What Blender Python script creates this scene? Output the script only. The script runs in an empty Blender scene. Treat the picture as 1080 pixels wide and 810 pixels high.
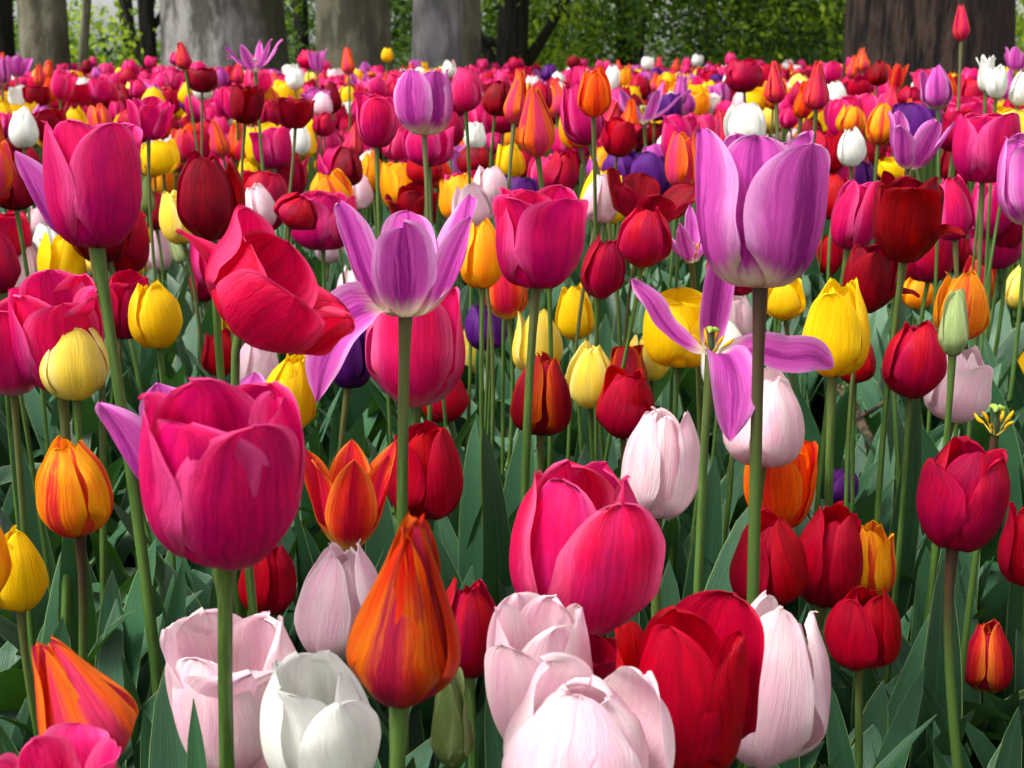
import bpy, math, random
import numpy as np
from math import radians, sin, cos, pi

random.seed(7)
RNG = np.random.RandomState(11)
SC = bpy.context.scene
COL = SC.collection

# ------------------------------------------------------------------ camera
CAM_H = 0.65
F = 1500.0                      # focal length in pixels of a 1080 px wide frame
CX, CY, HORIZON = 540.0, 405.0, 80.0
PITCH = math.atan((CY - HORIZON) / F)
cam_data = bpy.data.cameras.new('camera')
cam = bpy.data.objects.new('camera', cam_data)
COL.objects.link(cam)
cam_data.sensor_width = 36.0
cam_data.lens = 36.0 * F / 1080.0
cam_data.clip_start = 0.02
cam_data.clip_end = 2000
cam.location = (0, 0, CAM_H)
cam.rotation_euler = (pi / 2 - PITCH, 0, 0)
cam_data.dof.use_dof = True
cam_data.dof.focus_distance = 0.9
cam_data.dof.aperture_fstop = 25
SC.camera = cam

# ------------------------------------------------------------------ sky, sun, exposure
SUN_EL, SUN_AZ = radians(56), radians(-118)      # azimuth measured from +Y (view direction) towards +X
world = bpy.data.worlds.new('World')
SC.world = world
world.use_nodes = True
wn, wl = world.node_tree.nodes, world.node_tree.links
wn.clear()
sky = wn.new('ShaderNodeTexSky')
sky.sky_type = 'NISHITA'
sky.sun_disc = False
sky.sun_elevation = SUN_EL
sky.sun_rotation = SUN_AZ
sky.dust_density = 4.0
sky.air_density = 1.0
sky.ozone_density = 0.6
hsv = wn.new('ShaderNodeHueSaturation')
hsv.inputs['Saturation'].default_value = 0.22
hsv.inputs['Value'].default_value = 1.35
bg = wn.new('ShaderNodeBackground')
bg.inputs['Strength'].default_value = 0.15
wo = wn.new('ShaderNodeOutputWorld')
wl.new(sky.outputs[0], hsv.inputs['Color'])
wl.new(hsv.outputs[0], bg.inputs['Color'])
wl.new(bg.outputs[0], wo.inputs['Surface'])
sun_d = bpy.data.lights.new('sun', 'SUN')
sun_d.energy = 2.4
sun_d.angle = radians(20)
sun_d.color = (1.0, 0.96, 0.9)
sun = bpy.data.objects.new('sun', sun_d)
COL.objects.link(sun)
sun.rotation_euler = (pi / 2 - SUN_EL, 0, pi - SUN_AZ)
SC.view_settings.view_transform = 'Standard'
SC.view_settings.look = 'None'
SC.view_settings.gamma = 1.0
SC.view_settings.exposure = 0.86
SC.view_settings.use_curve_mapping = False
SC.cycles.max_bounces = 8
SC.cycles.transparent_max_bounces = 8

# ------------------------------------------------------------------ helpers
R_CAM = np.array([[1, 0, 0],
                  [0, sin(PITCH), cos(PITCH)],
                  [0, cos(PITCH), -sin(PITCH)]])      # columns: right, up, forward in world axes
def at(px, py, d):
    c = np.array([(px - CX) / F * d, -(py - CY) / F * d, d])
    return R_CAM @ c + np.array([0, 0, CAM_H])
def project(P):
    q = (np.asarray(P, float) - np.array([0, 0, CAM_H])) @ R_CAM
    z = np.maximum(q[:, 2], 1e-3)
    return CX + q[:, 0] / z * F, CY - q[:, 1] / z * F, q[:, 2]
def ground_z(x, y):
    t = np.clip((np.asarray(y, float) - 2.5) / 6.0, 0, 1)
    return 0.11 * t * t * (3 - 2 * t)

def lin(c):
    return tuple((v / 255 / 12.92) if v / 255 <= 0.04045 else ((v / 255 + 0.055) / 1.055) ** 2.4 for v in c) + (1.0,)

def link_mesh(name, V, Fc, uv=None, mat=None, parent=None, smooth=True, col=None):
    """V (n,3); Fc (m,4) int array of quads; uv per vertex (n,2); col per vertex (n,)"""
    me = bpy.data.meshes.new(name)
    V = np.asarray(V, np.float32)
    Fc = np.asarray(Fc, np.int32)
    me.vertices.add(len(V)); me.vertices.foreach_set('co', V.ravel())
    k = Fc.shape[1]
    me.loops.add(Fc.size); me.loops.foreach_set('vertex_index', Fc.ravel())
    me.polygons.add(len(Fc))
    me.polygons.foreach_set('loop_start', np.arange(0, Fc.size, k, dtype=np.int32))
    me.polygons.foreach_set('loop_total', np.full(len(Fc), k, np.int32))
    me.update(calc_edges=True)
    if uv is not None:
        l = me.uv_layers.new(name='UVMap')
        l.data.foreach_set('uv', np.asarray(uv, np.float32)[Fc.ravel()].ravel())
    if col is not None:
        a = me.attributes.new('tint', 'FLOAT', 'POINT')
        a.data.foreach_set('value', np.asarray(col, np.float32))
    me.validate()
    if smooth:
        me.polygons.foreach_set('use_smooth', np.ones(len(me.polygons), bool))
    o = bpy.data.objects.new(name, me)
    COL.objects.link(o)
    if mat is not None:
        if isinstance(mat, (list, tuple)):
            for m in mat: me.materials.append(m)
        else:
            me.materials.append(mat)
    if parent is not None: o.parent = parent
    return o
def grid_faces(nu, nv, off=0, wrap=False):
    i, j = np.meshgrid(np.arange(nu - 1), np.arange(nv if wrap else nv - 1), indexing='ij')
    a = i * nv + j; b = i * nv + (j + 1) % nv
    return np.stack([a, b, b + nv, a + nv], -1).reshape(-1, 4) + off
def tag(o, label=None, cat=None, group=None, kind=None):
    if label: o['label'] = label
    if cat: o['category'] = cat
    if group: o['group'] = group
    if kind: o['kind'] = kind
    return o
def empty(name, loc):
    o = bpy.data.objects.new(name, None)
    o.empty_display_size = 0.05
    o.location = loc
    COL.objects.link(o)
    return o
def tube(pts, rad, n=8):
    pts = np.asarray(pts, float); m = len(pts)
    T = np.gradient(pts, axis=0); T /= np.linalg.norm(T, axis=1)[:, None] + 1e-12
    ref = np.array([1.0, 0.13, 0.07])
    if abs(T[0] @ ref) > 0.9: ref = np.array([0.1, 1.0, 0.1])
    A = np.cross(T, ref); A /= np.linalg.norm(A, axis=1)[:, None]
    B = np.cross(T, A)
    ph = np.linspace(0, 2 * pi, n, endpoint=False)
    rad = np.broadcast_to(np.asarray(rad, float), (m,))
    V = pts[:, None, :] + rad[:, None, None] * (np.cos(ph)[None, :, None] * A[:, None, :] + np.sin(ph)[None, :, None] * B[:, None, :])
    uv = np.stack(np.broadcast_arrays(np.linspace(0, 1, m)[:, None], (ph / 2 / pi)[None, :]), -1).reshape(-1, 2)
    return V.reshape(-1, 3), grid_faces(m, n, wrap=True), uv
def merge(parts):
    Vs, Fs, Us, off = [], [], [], 0
    for V, Fc, U in parts:
        Vs.append(V); Fs.append(Fc + off); Us.append(U); off += len(V)
    return np.concatenate(Vs), np.concatenate(Fs), np.concatenate(Us)

# ------------------------------------------------------------------ materials
class NT:
    def __init__(s, name):
        s.m = bpy.data.materials.new(name); s.m.use_nodes = True
        s.n, s.l = s.m.node_tree.nodes, s.m.node_tree.links
        s.n.clear(); s.out = s.n.new('ShaderNodeOutputMaterial')
    def math(s, op, a, b=None, c=None, clamp=False):
        n = s.n.new('ShaderNodeMath'); n.operation = op; n.use_clamp = clamp
        for i, v in enumerate((a, b, c)):
            if v is None: continue
            if isinstance(v, (int, float)): n.inputs[i].default_value = v
            else: s.l.new(v, n.inputs[i])
        return n.outputs[0]
    def smooth(s, v, a, b):
        n = s.n.new('ShaderNodeMapRange'); n.interpolation_type = 'SMOOTHSTEP'
        s.l.new(v, n.inputs[0]); n.inputs[1].default_value = a; n.inputs[2].default_value = b
        return n.outputs[0]
    def mix(s, f, a, b, blend='MIX'):
        n = s.n.new('ShaderNodeMix'); n.data_type = 'RGBA'; n.blend_type = blend
        if isinstance(f, (int, float)): n.inputs[0].default_value = f
        else: s.l.new(f, n.inputs[0])
        for i, v in ((6, a), (7, b)):
            if isinstance(v, tuple): n.inputs[i].default_value = v
            else: s.l.new(v, n.inputs[i])
        return n.outputs[2]
    def noise(s, vec, scale, detail=3, rough=0.5, dim='3D'):
        n = s.n.new('ShaderNodeTexNoise'); n.inputs['Scale'].default_value = scale
        n.inputs['Detail'].default_value = detail; n.inputs['Roughness'].default_value = rough
        if vec is not None: s.l.new(vec, n.inputs['Vector'])
        return n.outputs['Fac']
    def comb(s, x, y, z=0.0):
        n = s.n.new('ShaderNodeCombineXYZ')
        for i, v in enumerate((x, y, z)):
            if isinstance(v, (int, float)): n.inputs[i].default_value = v
            else: s.l.new(v, n.inputs[i])
        return n.outputs[0]
    def uv(s):
        n = s.n.new('ShaderNodeUVMap'); n.uv_map = 'UVMap'
        x = s.n.new('ShaderNodeSeparateXYZ'); s.l.new(n.outputs[0], x.inputs[0])
        return x.outputs[0], x.outputs[1]
    def rand(s):
        return s.n.new('ShaderNodeObjectInfo').outputs['Random']
    def attr(s, name):
        n = s.n.new('ShaderNodeAttribute'); n.attribute_name = name
        return n.outputs['Fac']
    def surface(s, colour, rough=0.5, spec=0.4, bump=None, bstr=0.2, bdist=0.001, transl=0.0, tcol=None, sheen=0.0, coat=0.0):
        p = s.n.new('ShaderNodeBsdfPrincipled')
        if isinstance(colour, tuple): p.inputs['Base Color'].default_value = colour
        else: s.l.new(colour, p.inputs['Base Color'])
        if isinstance(rough, (int, float)): p.inputs['Roughness'].default_value = rough
        else: s.l.new(rough, p.inputs['Roughness'])
        p.inputs['Specular IOR Level'].default_value = spec
        p.inputs['Sheen Weight'].default_value = sheen
        p.inputs['Coat Weight'].default_value = coat
        nrm = None
        if bump is not None:
            b = s.n.new('ShaderNodeBump'); b.inputs['Strength'].default_value = bstr; b.inputs['Distance'].default_value = bdist
            s.l.new(bump, b.inputs['Height']); s.l.new(b.outputs[0], p.inputs['Normal']); nrm = b.outputs[0]
        if transl > 0:
            t = s.n.new('ShaderNodeBsdfTranslucent')
            tc = tcol if tcol is not None else colour
            if isinstance(tc, tuple): t.inputs[0].default_value = tc
            else: s.l.new(tc, t.inputs[0])
            if nrm is not None: s.l.new(nrm, t.inputs['Normal'])
            mx = s.n.new('ShaderNodeMixShader'); mx.inputs[0].default_value = transl
            s.l.new(p.outputs[0], mx.inputs[1]); s.l.new(t.outputs[0], mx.inputs[2])
            s.l.new(mx.outputs[0], s.out.inputs[0])
        else:
            s.l.new(p.outputs[0], s.out.inputs[0])
        return s.m

def petal_material(name, main, base, edge, base_h=0.16, flame=None, flame_w=0.5, tip=None, streak=0.5, edge_amt=0.6, mid=None, rough=0.42, var=0.05, transl=0.36):
    """u along the petal from base to tip, v across; colours are the petal's own pigments"""
    t = NT(name)
    u, v01 = t.uv()
    v = t.math('SUBTRACT', t.math('MULTIPLY', v01, 2.0), 1.0)
    av = t.math('ABSOLUTE', v)
    r = t.rand()
    r100 = t.math('MULTIPLY', r, 57.0)
    wrp = t.math('MULTIPLY', t.math('SUBTRACT', t.noise(t.comb(t.math('MULTIPLY', v, 2.2), t.math('MULTIPLY', u, 3.2), r100), 1.0, 3, 0.6), 0.5), 0.30)
    fan = t.math('ADD', v, t.math('ADD', wrp, t.math('MULTIPLY', t.math('MULTIPLY', v, u), -0.25)))
    st = t.noise(t.comb(t.math('MULTIPLY', fan, 12.0), t.math('MULTIPLY', u, 1.7), r100), 1.0, 5, 0.66)
    st2 = t.noise(t.comb(t.math('MULTIPLY', fan, 38.0), t.math('MULTIPLY', u, 4.5), r100), 1.0, 4, 0.7)
    blotch = t.noise(t.comb(t.math('MULTIPLY', v, 1.6), t.math('MULTIPLY', u, 2.6), r100), 1.0, 3, 0.5)
    c = lin(main)
    if tip is not None:
        c = t.mix(t.smooth(t.math('ADD', u, t.math('MULTIPLY', st, 0.35)), 0.55, 1.15), c, lin(tip))
    if mid is not None:
        c = t.mix(t.math('MULTIPLY', t.smooth(blotch, 0.38, 0.62), 0.75), c, lin(mid))
    if flame is not None:
        fm = t.math('ADD', av, t.math('MULTIPLY', t.math('SUBTRACT', st, 0.5), 0.9))
        fm = t.math('ADD', fm, t.math('MULTIPLY', u, 0.25))
        c = t.mix(t.smooth(fm, flame_w + 0.16, flame_w - 0.16), c, lin(flame))
    ef = t.math('ADD', av, t.math('MULTIPLY', t.math('SUBTRACT', st, 0.5), 0.3))
    c = t.mix(t.math('MULTIPLY', t.smooth(ef, 0.55, 1.0), edge_amt), c, lin(edge))
    bf = t.math('ADD', u, t.math('MULTIPLY', t.math('SUBTRACT', st, 0.5), 0.34))
    c = t.mix(t.smooth(bf, base_h + 0.12, base_h - 0.10), c, lin(base))
    k = t.math('ADD', 1.0 - streak * 0.5, t.math('MULTIPLY', st2, streak))
    k = t.math('MULTIPLY', k, t.math('ADD', 0.90, t.math('MULTIPLY', t.smooth(blotch, .3, .7), 0.16)))
    k = t.math('MULTIPLY', k, t.math('ADD', 1.0 - streak * .45, t.math('MULTIPLY', t.smooth(st, .32, .62), streak * .6)))
    k2 = t.math('ADD', 1.0 - var, t.math('MULTIPLY', r, 2 * var))
    h = t.n.new('ShaderNodeHueSaturation')
    t.l.new(c, h.inputs['Color']); t.l.new(t.math('MULTIPLY', k, k2), h.inputs['Value'])
    t.l.new(t.math('ADD', 0.493, t.math('MULTIPLY', r, 0.010)), h.inputs['Hue'])
    bump = t.math('ADD', t.math('MULTIPLY', st2, 0.6), t.math('MULTIPLY', st, 1.0))
    return t.surface(h.outputs[0], rough, 0.13, bump, 0.6, 0.0016, transl, None, 0.0)

M = {}
M['mag'] = petal_material('magenta_petal', (204, 4, 96), (128, 10, 70), (244, 90, 158), 0.10, tip=(232, 22, 92), mid=(176, 2, 92), edge_amt=.75)
M['pink'] = petal_material('pink_petal', (224, 14, 92), (150, 30, 100), (248, 110, 164), 0.14, tip=(240, 52, 118), mid=(206, 6, 90))
M['pinkpale'] = petal_material('pink_pale_base_petal', (216, 20, 100), (214, 160, 176), (246, 110, 160), 0.26, tip=(226, 12, 76), mid=(196, 34, 110))
M['red'] = petal_material('scarlet_petal', (190, 0, 20), (96, 4, 12), (206, 8, 46), 0.10, mid=(148, 0, 26), tip=(196, 0, 24), edge_amt=0.35)
M['hot'] = petal_material('hot_crimson_petal', (214, 2, 58), (130, 4, 50), (244, 70, 120), 0.10, tip=(230, 8, 66), mid=(190, 0, 50), edge_amt=.75)
M['drd'] = petal_material('dark_red_petal', (150, 0, 16), (50, 0, 10), (166, 2, 34), 0.12, mid=(96, 0, 16), edge_amt=0.35)
M['crim'] = petal_material('crimson_petal', (176, 0, 42), (80, 4, 30), (222, 24, 86), 0.10, mid=(144, 0, 56), tip=(194, 0, 28), edge_amt=0.4)
M['lil'] = petal_material('lilac_petal', (200, 80, 170), (236, 224, 196), (230, 164, 218), 0.22, flame=(160, 44, 138), flame_w=0.34, streak=0.4)
M['lilc'] = petal_material('lilac_cream_base_petal', (196, 76, 168), (234, 222, 184), (234, 172, 222), 0.30, flame=(152, 36, 130), flame_w=0.36, streak=0.4, edge_amt=.7)
M['prp'] = petal_material('purple_petal', (92, 24, 120), (50, 20, 80), (120, 50, 150), 0.12, mid=(70, 14, 92))
M['yel'] = petal_material('yellow_petal', (246, 206, 10), (170, 160, 40), (252, 222, 50), 0.10, mid=(238, 186, 6), streak=0.2, edge_amt=0.4)
M['pyel'] = petal_material('pale_yellow_petal', (246, 224, 96), (160, 160, 60), (252, 240, 170), 0.10, mid=(240, 210, 60), streak=0.2)
M['wht'] = petal_material('white_petal', (238, 238, 230), (190, 205, 150), (246, 246, 242), 0.10, streak=0.12, rough=0.5)
M['blush'] = petal_material('blush_petal', (240, 214, 216), (206, 206, 176), (246, 226, 228), 0.12, mid=(232, 178, 200), streak=0.16, rough=0.5, flame=(236, 196, 206), flame_w=0.25)
M['flame'] = petal_material('flamed_petal', (246, 168, 14), (170, 130, 30), (248, 180, 30), 0.12, flame=(216, 66, 44), flame_w=0.36, streak=0.4, edge_amt=0.5, mid=(236, 120, 24))
M['fred'] = petal_material('flamed_red_petal', (222, 50, 34), (240, 200, 90), (246, 140, 50), 0.26, flame=(198, 16, 52), flame_w=0.48, edge_amt=0.8)
M['org'] = petal_material('orange_petal', (240, 84, 10), (210, 150, 40), (248, 140, 24), 0.14, flame=(222, 40, 24), flame_w=0.35)
M['apr'] = petal_material('golden_petal', (248, 170, 10), (170, 140, 40), (252, 196, 40), 0.10, mid=(240, 130, 20), streak=0.25)
M['coral'] = petal_material('coral_petal', (240, 100, 30), (220, 170, 80), (250, 140, 40), 0.14, flame=(222, 54, 96), flame_w=0.52)
M['cpink'] = petal_material('coral_pink_petal', (226, 50, 62), (190, 90, 60), (240, 110, 70), 0.14, flame=(206, 20, 80), flame_w=0.45)
M['bronze'] = petal_material('bronze_petal', (186, 44, 2), (104, 80, 20), (200, 54, 4), 0.10, flame=(158, 20, 54), flame_w=0.42, streak=0.6, mid=(186, 96, 10), tip=(206, 40, 2))
M['maroon'] = petal_material('maroon_orange_petal', (164, 22, 16), (120, 100, 20), (220, 96, 14), 0.14, flame=(140, 4, 30), flame_w=0.5, edge_amt=0.9)
M['grn'] = petal_material('green_bud_petal', (128, 148, 84), (100, 130, 60), (176, 190, 130), 0.2, streak=0.3, mid=(104, 128, 66))
M['pgrn'] = petal_material('pale_green_bud_petal', (176, 196, 132), (120, 150, 90), (216, 220, 170), 0.2, streak=0.3, mid=(150, 176, 104))

def leaf_material(name, a, b, pale, edge, transl=0.10):
    t = NT(name)
    u, v01 = t.uv()
    v = t.math('SUBTRACT', t.math('MULTIPLY', v01, 2.0), 1.0)
    av = t.math('ABSOLUTE', v)
    geo = t.n.new('ShaderNodeTexCoord').outputs['Object']
    pv = t.noise(geo, 9.0, 2)
    st = t.noise(t.comb(t.math('MULTIPLY', v, 22.0), t.math('MULTIPLY', u, 0.8), t.math('MULTIPLY', t.rand(), 40.0)), 1.0, 4, 0.6)
    c = t.mix(t.smooth(t.math('ADD', t.math('MULTIPLY', pv, 0.7), t.math('MULTIPLY', st, 0.3)), 0.34, 0.62), lin(a), lin(b))
    c = t.mix(t.smooth(t.math('ADD', t.attr('tint'), t.rand()), 1.25, 0.1), c, lin(pale))
    c = t.mix(t.math('MULTIPLY', t.smooth(st, 0.35, 0.75), 0.22), c, lin((80, 120, 88)))
    c = t.mix(t.math('MULTIPLY', t.smooth(av, 0.94, 0.985), 0.65), c, lin(edge))
    c = t.mix(t.math('MULTIPLY', t.smooth(u, 0.2, 0.0), 0.5), c, lin((120, 140, 90)))
    return t.surface(c, 0.36, 0.40, st, 0.5, 0.0015, transl, lin((70, 120, 24)))
M['leaf'] = leaf_material('tulip_leaf', (6, 28, 13), (20, 52, 28), (50, 90, 60), (148, 172, 104))
t = NT('tulip_stem')
u, v = t.uv()
gy = t.noise(t.comb(t.math('MULTIPLY', u, 9.0), t.math('MULTIPLY', v, 5.0), t.math('MULTIPLY', t.rand(), 30.0)), 1.0, 5, .7)
c = t.mix(t.smooth(gy, 0.35, 0.65), lin((46, 74, 24)), lin((78, 106, 46)))
c = t.mix(t.math('MULTIPLY', t.smooth(t.math('ADD', u, t.math('MULTIPLY', t.rand(), .5)), 1.0, 1.35), .7), c, lin((92, 84, 50)))
M['stem'] = t.surface(c, 0.42, 0.4, gy, 0.2, 0.001, 0.0)
t = NT('tulip_stem_brownish')
u, v = t.uv()
gy = t.noise(t.comb(t.math('MULTIPLY', u, 6.0), t.math('MULTIPLY', v, 4.0), 0.0), 1.0, 3)
c = t.mix(t.smooth(t.math('ADD', u, t.math('MULTIPLY', gy, 0.2)), 0.80, 1.08), lin((66, 92, 38)), lin((62, 42, 30)))
M['stemb'] = t.surface(c, 0.42, 0.4, gy, 0.2, 0.001, 0.0)
t = NT('pistil_green'); M['pistil'] = t.surface(lin((132, 158, 62)), 0.5, 0.3)
t = NT('pistil_dark'); M['pistild'] = t.surface(lin((44, 62, 40)), 0.5, 0.3)
t = NT('anther_yellow'); M['anther'] = t.surface(lin((206, 150, 22)), 0.8, 0.1)

# ------------------------------------------------------------------ tulip heads
def catmull(P, n, tt=None):
    P = np.asarray(P, float)
    Q = np.vstack([2 * P[0] - P[1], P, 2 * P[-1] - P[-2]])
    m = len(P) - 1
    s = (np.linspace(0, 1, n) if tt is None else tt) * m
    i = np.minimum(s.astype(int), m - 1); f = (s - i)[:, None]
    a, b, c, d = Q[i], Q[i + 1], Q[i + 2], Q[i + 3]
    return 0.5 * ((2 * b) + (-a + c) * f + (2 * a - 5 * b + 4 * c - d) * f ** 2 + (-a + 3 * b - 3 * c + d) * f ** 3)
# profiles: radial distance and height of the midrib, head height = 1
PROF = {
    'egg':    dict(p=[(.03, 0), (.21, .03), (.37, .18), (.40, .42), (.31, .72), (.11, .97)], w=.405, tip=2.0, j=.05),
    'fat':    dict(p=[(.03, 0), (.24, .03), (.42, .18), (.48, .42), (.42, .72), (.24, .97)], w=.50, tip=2.7, j=.06),
    'cup':    dict(p=[(.03, 0), (.24, .03), (.40, .18), (.46, .42), (.45, .72), (.38, 1.0)], w=.52, tip=3.2, j=.08),
    'bowl':   dict(p=[(.03, 0), (.25, .02), (.44, .16), (.54, .42), (.58, .72), (.60, .97)], w=.50, tip=3.0, j=.12),
    'open':   dict(p=[(.03, 0), (.24, .03), (.44, .18), (.56, .42), (.66, .70), (.74, .95)], w=.40, tip=2.0, j=.16),
    'goblet': dict(p=[(.03, 0), (.18, .05), (.30, .22), (.36, .46), (.42, .74), (.54, 1.0)], w=.33, tip=1.5, j=.10),
    'lily':   dict(p=[(.03, 0), (.17, .03), (.28, .16), (.29, .36), (.17, .68), (.04, 1.0)], w=.32, tip=1.15, j=.04),
    'lilyo':  dict(p=[(.03, 0), (.17, .03), (.27, .16), (.28, .40), (.22, .72), (.30, 1.0)], w=.26, tip=1.1, j=.06),
    'bud':    dict(p=[(.03, 0), (.09, .02), (.17, .16), (.18, .36), (.12, .68), (.03, 1.0)], w=.22, tip=1.2, j=.01),
    'star':   dict(p=[(.03, 0), (.12, .04), (.30, .16), (.50, .34), (.66, .56), (.86, .72)], w=.17, tip=1.2, j=.35),
}
DROOP = [(.03, .0), (.20, .05), (.50, .08), (.80, -.06), (1.0, -.34), (1.08, -.62)]
UPR = [(.03, 0), (.10, .1), (.16, .34), (.14, .60), (.10, .9), (.14, 1.2)]
JUT = [(.03, 0), (.22, .05), (.40, .16), (.56, .33), (.78, .40), (.98, .38)]
FLAT = [(.03, 0), (.20, .03), (.50, .06), (.80, .0), (1.08, .02), (1.30, -.10)]
def petal(P, W, tip, az, rng, nu, nv, rmul=1.0, ruffle=.012, openj=0.0, twist=0.0, lenk=1.0, cupk=1.0, base_w=.28, roll=0.0, um=None, skew=0.0):
    s = np.linspace(0, 1, nu); u = 1 - (1 - s) ** 1.5
    C = catmull(P, nu, u)
    C[:, 0] *= rmul; C *= lenk
    if openj:                                   # lean the petal out or in about its foot
        a = openj * u
        x, z = C[:, 0].copy(), C[:, 1].copy()
        C[:, 0] = x * np.cos(a) + z * np.sin(a); C[:, 1] = -x * np.sin(a) + z * np.cos(a)
    T = np.gradient(C, axis=0); T /= np.linalg.norm(T, axis=1)[:, None] + 1e-9
    N = np.stack([-T[:, 1], T[:, 0]], -1)
    if um is None: um = 0.52 if tip < 1.9 else (0.58 if tip < 3.1 else 0.63)
    lo = base_w + (1 - base_w) * np.sin(np.clip(u / um, 0, 1) * pi / 2) ** 1.1
    t = np.clip((u - um) / (1 - um), 0, 1)
    hi = np.clip(1 - t ** tip, 0, 1) ** (0.5 if tip > 1.7 else 0.72)
    wd = W * np.where(u < um, lo, hi)
    wd = np.maximum(wd, W * 0.012)
    v = np.linspace(-1, 1, nv)
    wob = 1 + .05 * np.sin(u * 7 + rng.uniform(0, 6)) * u
    t2 = (v[None, :] * (wd * wob)[:, None])
    rho = np.clip(np.abs(C[:, 0]) * cupk, .16, .62)
    rho = np.maximum(rho, wd / 1.55)[:, None]
    yy = rho * np.sin(t2 / rho); nn = rho * (1 - np.cos(t2 / rho))
    # midrib crease and wavy margins
    nn = nn + .018 * np.exp(-(v[None, :] / .10) ** 2) * np.sin(pi * np.clip(u, 0, 1))[:, None]
    ph1, ph2 = rng.uniform(0, 6, 2)
    rf = ruffle * (np.abs(v[None, :]) ** 2.5) * (np.sin(9 * u[:, None] + ph1 + 1.3 * v[None, :]) + .6 * np.sin(19 * u[:, None] + ph2 * np.sign(v[None, :])))
    rf += ruffle * 1.0 * (u[:, None] ** 6) * np.sin(4 * v[None, :] + ph2)
    pa, pb = rng.uniform(0, 6, 2)
    nn = nn + .010 * np.sin(3.4 * v[None, :] + pa) * np.sin(4.5 * u[:, None] + pb) * u[:, None] + .004 * np.sin(9 * v[None, :] + pb) * u[:, None]
    nn = nn + rf + .035 * v[None, :] * u[:, None] * twist
    cr = .5 * ruffle * np.sin((23 if tip > 2.05 else 9) * v[None, :] + ph1) * (u[:, None] ** 10)
    if roll:
        ra = radians(roll) * np.clip(u * 2.2, 0, 1)[:, None]
        yy, nn = yy * np.cos(ra) - nn * np.sin(ra), yy * np.sin(ra) + nn * np.cos(ra)
    yy = yy + skew * (u ** 2)[:, None]
    X = C[:, 0:1] + N[:, 0:1] * nn + T[:, 0:1] * cr
    Z = C[:, 1:2] + N[:, 1:2] * nn + T[:, 1:2] * cr
    tw = twist * .06 * u[:, None]
    Y = yy + tw * X
    ca, sa = sin(az), -cos(az)                  # az 0 faces the camera (-Y), 90 degrees = +X
    V = np.stack([X * ca - Y * sa, X * sa + Y * ca, Z], -1).reshape(-1, 3)
    uv = np.stack(np.broadcast_arrays(u[:, None], ((v + 1) / 2)[None, :]), -1).reshape(-1, 2)
    return V, grid_faces(nu, nv), uv

def head_petals(form, rng, res, az0, droop=(), jut=(), custom=None, wk=1.0, rk=1.0, front=None):
    nu, nv = res
    f = dict(PROF[form])
    fat, low = rng.uniform(-.035, .035), rng.uniform(-.05, .05)
    f['p'] = [(q[0] + (fat if 1 < i < 5 else 0) * (1 if i < 4 else .8), q[1] + (low if 1 < i < 5 else 0) * .6) for i, q in enumerate(f['p'])]
    out = []
    if custom:
        for az, kind, wid, rl in custom:
            P = {'down': DROOP, 'up': UPR, 'flat': FLAT}.get(kind, f['p'])
            out.append(petal(P, wid, 1.3, radians(az), rng, nu, nv, ruffle=.02, cupk=.5, base_w=.12, twist=rng.uniform(-.5, .5), roll=rl, um=.66, skew=rng.uniform(-.12, .12)))
        return out, len(out)
    seq = []
    for k in range(3):
        seq.append((az0 + k * 2 * pi / 3, 1.07, False))
    for k in range(3):
        seq.append((az0 + pi / 3 + k * 2 * pi / 3, .91, True))
    tw = rng.choice([-1, 1]) * .8
    loose = rng.uniform(0, .09) if form in ('egg', 'fat') else 0
    flop = rng.randint(9) if form in ('egg', 'fat', 'cup') else 9
    for qi, (az, rm, inner) in enumerate(seq):
        j = rng.uniform(-.4, 1.0) * f['j'] + loose
        if qi == flop: j += rng.uniform(.06, .2)
        if form in ('cup', 'bowl', 'open') and rng.rand() < .25: j += f['j'] * .8
        Pq = list(f['p'])
        if form in ('egg', 'fat', 'cup', 'bowl') and rng.rand() < .22:      # a tip that curls outwards
            Pq[-1] = (Pq[-1][0] + rng.uniform(.06, .16), Pq[-1][1] - rng.uniform(.0, .05))
        fl = front if (front and qi == 0) else 1.0
        out.append(petal(Pq, f['w'] * wk * rng.uniform(.90, 1.08), f['tip'], az + rng.uniform(-.1, .1), rng, nu, nv,
                         rm, ruffle=.010 + rng.uniform(0, .012) * rk, openj=j * (.6 if inner else 1), twist=tw, lenk=rng.uniform(.95, 1.04) * ((.93 if form == 'egg' else .99) if inner else 1.0) * fl, skew=rng.normal() * .035,
                         base_w=.3 if form not in ('star', 'lilyo') else .16))
    n_fit = len(out)
    for az in droop:
        out.append(petal(DROOP, f['w'] * .72, 1.5, radians(az), rng, nu, nv, ruffle=.02, cupk=.6, base_w=.14, roll=-45 if az < 0 else 45))
    for az in jut:
        out.append(petal(JUT, f['w'] * .62, 1.6, radians(az), rng, nu, nv, ruffle=.02, cupk=.6, base_w=.2))
    return out, n_fit

REAL = {'egg': (.050, .066), 'fat': (.066, .074), 'cup': (.066, .076), 'bowl': (.080, .076), 'open': (.090, .076), 'goblet': (.070, .078),
        'lily': (.038, .074), 'lilyo': (.048, .072), 'bud': (.022, .056), 'star': (.120, .090)}
def rot(lean, fwd):
    a, b = radians(lean), radians(fwd)
    Ry = np.array([[cos(a), 0, sin(a)], [0, 1, 0], [-sin(a), 0, cos(a)]])
    Rx = np.array([[1, 0, 0], [0, cos(b), -sin(b)], [0, sin(b), cos(b)]])
    return Rx @ Ry

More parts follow.
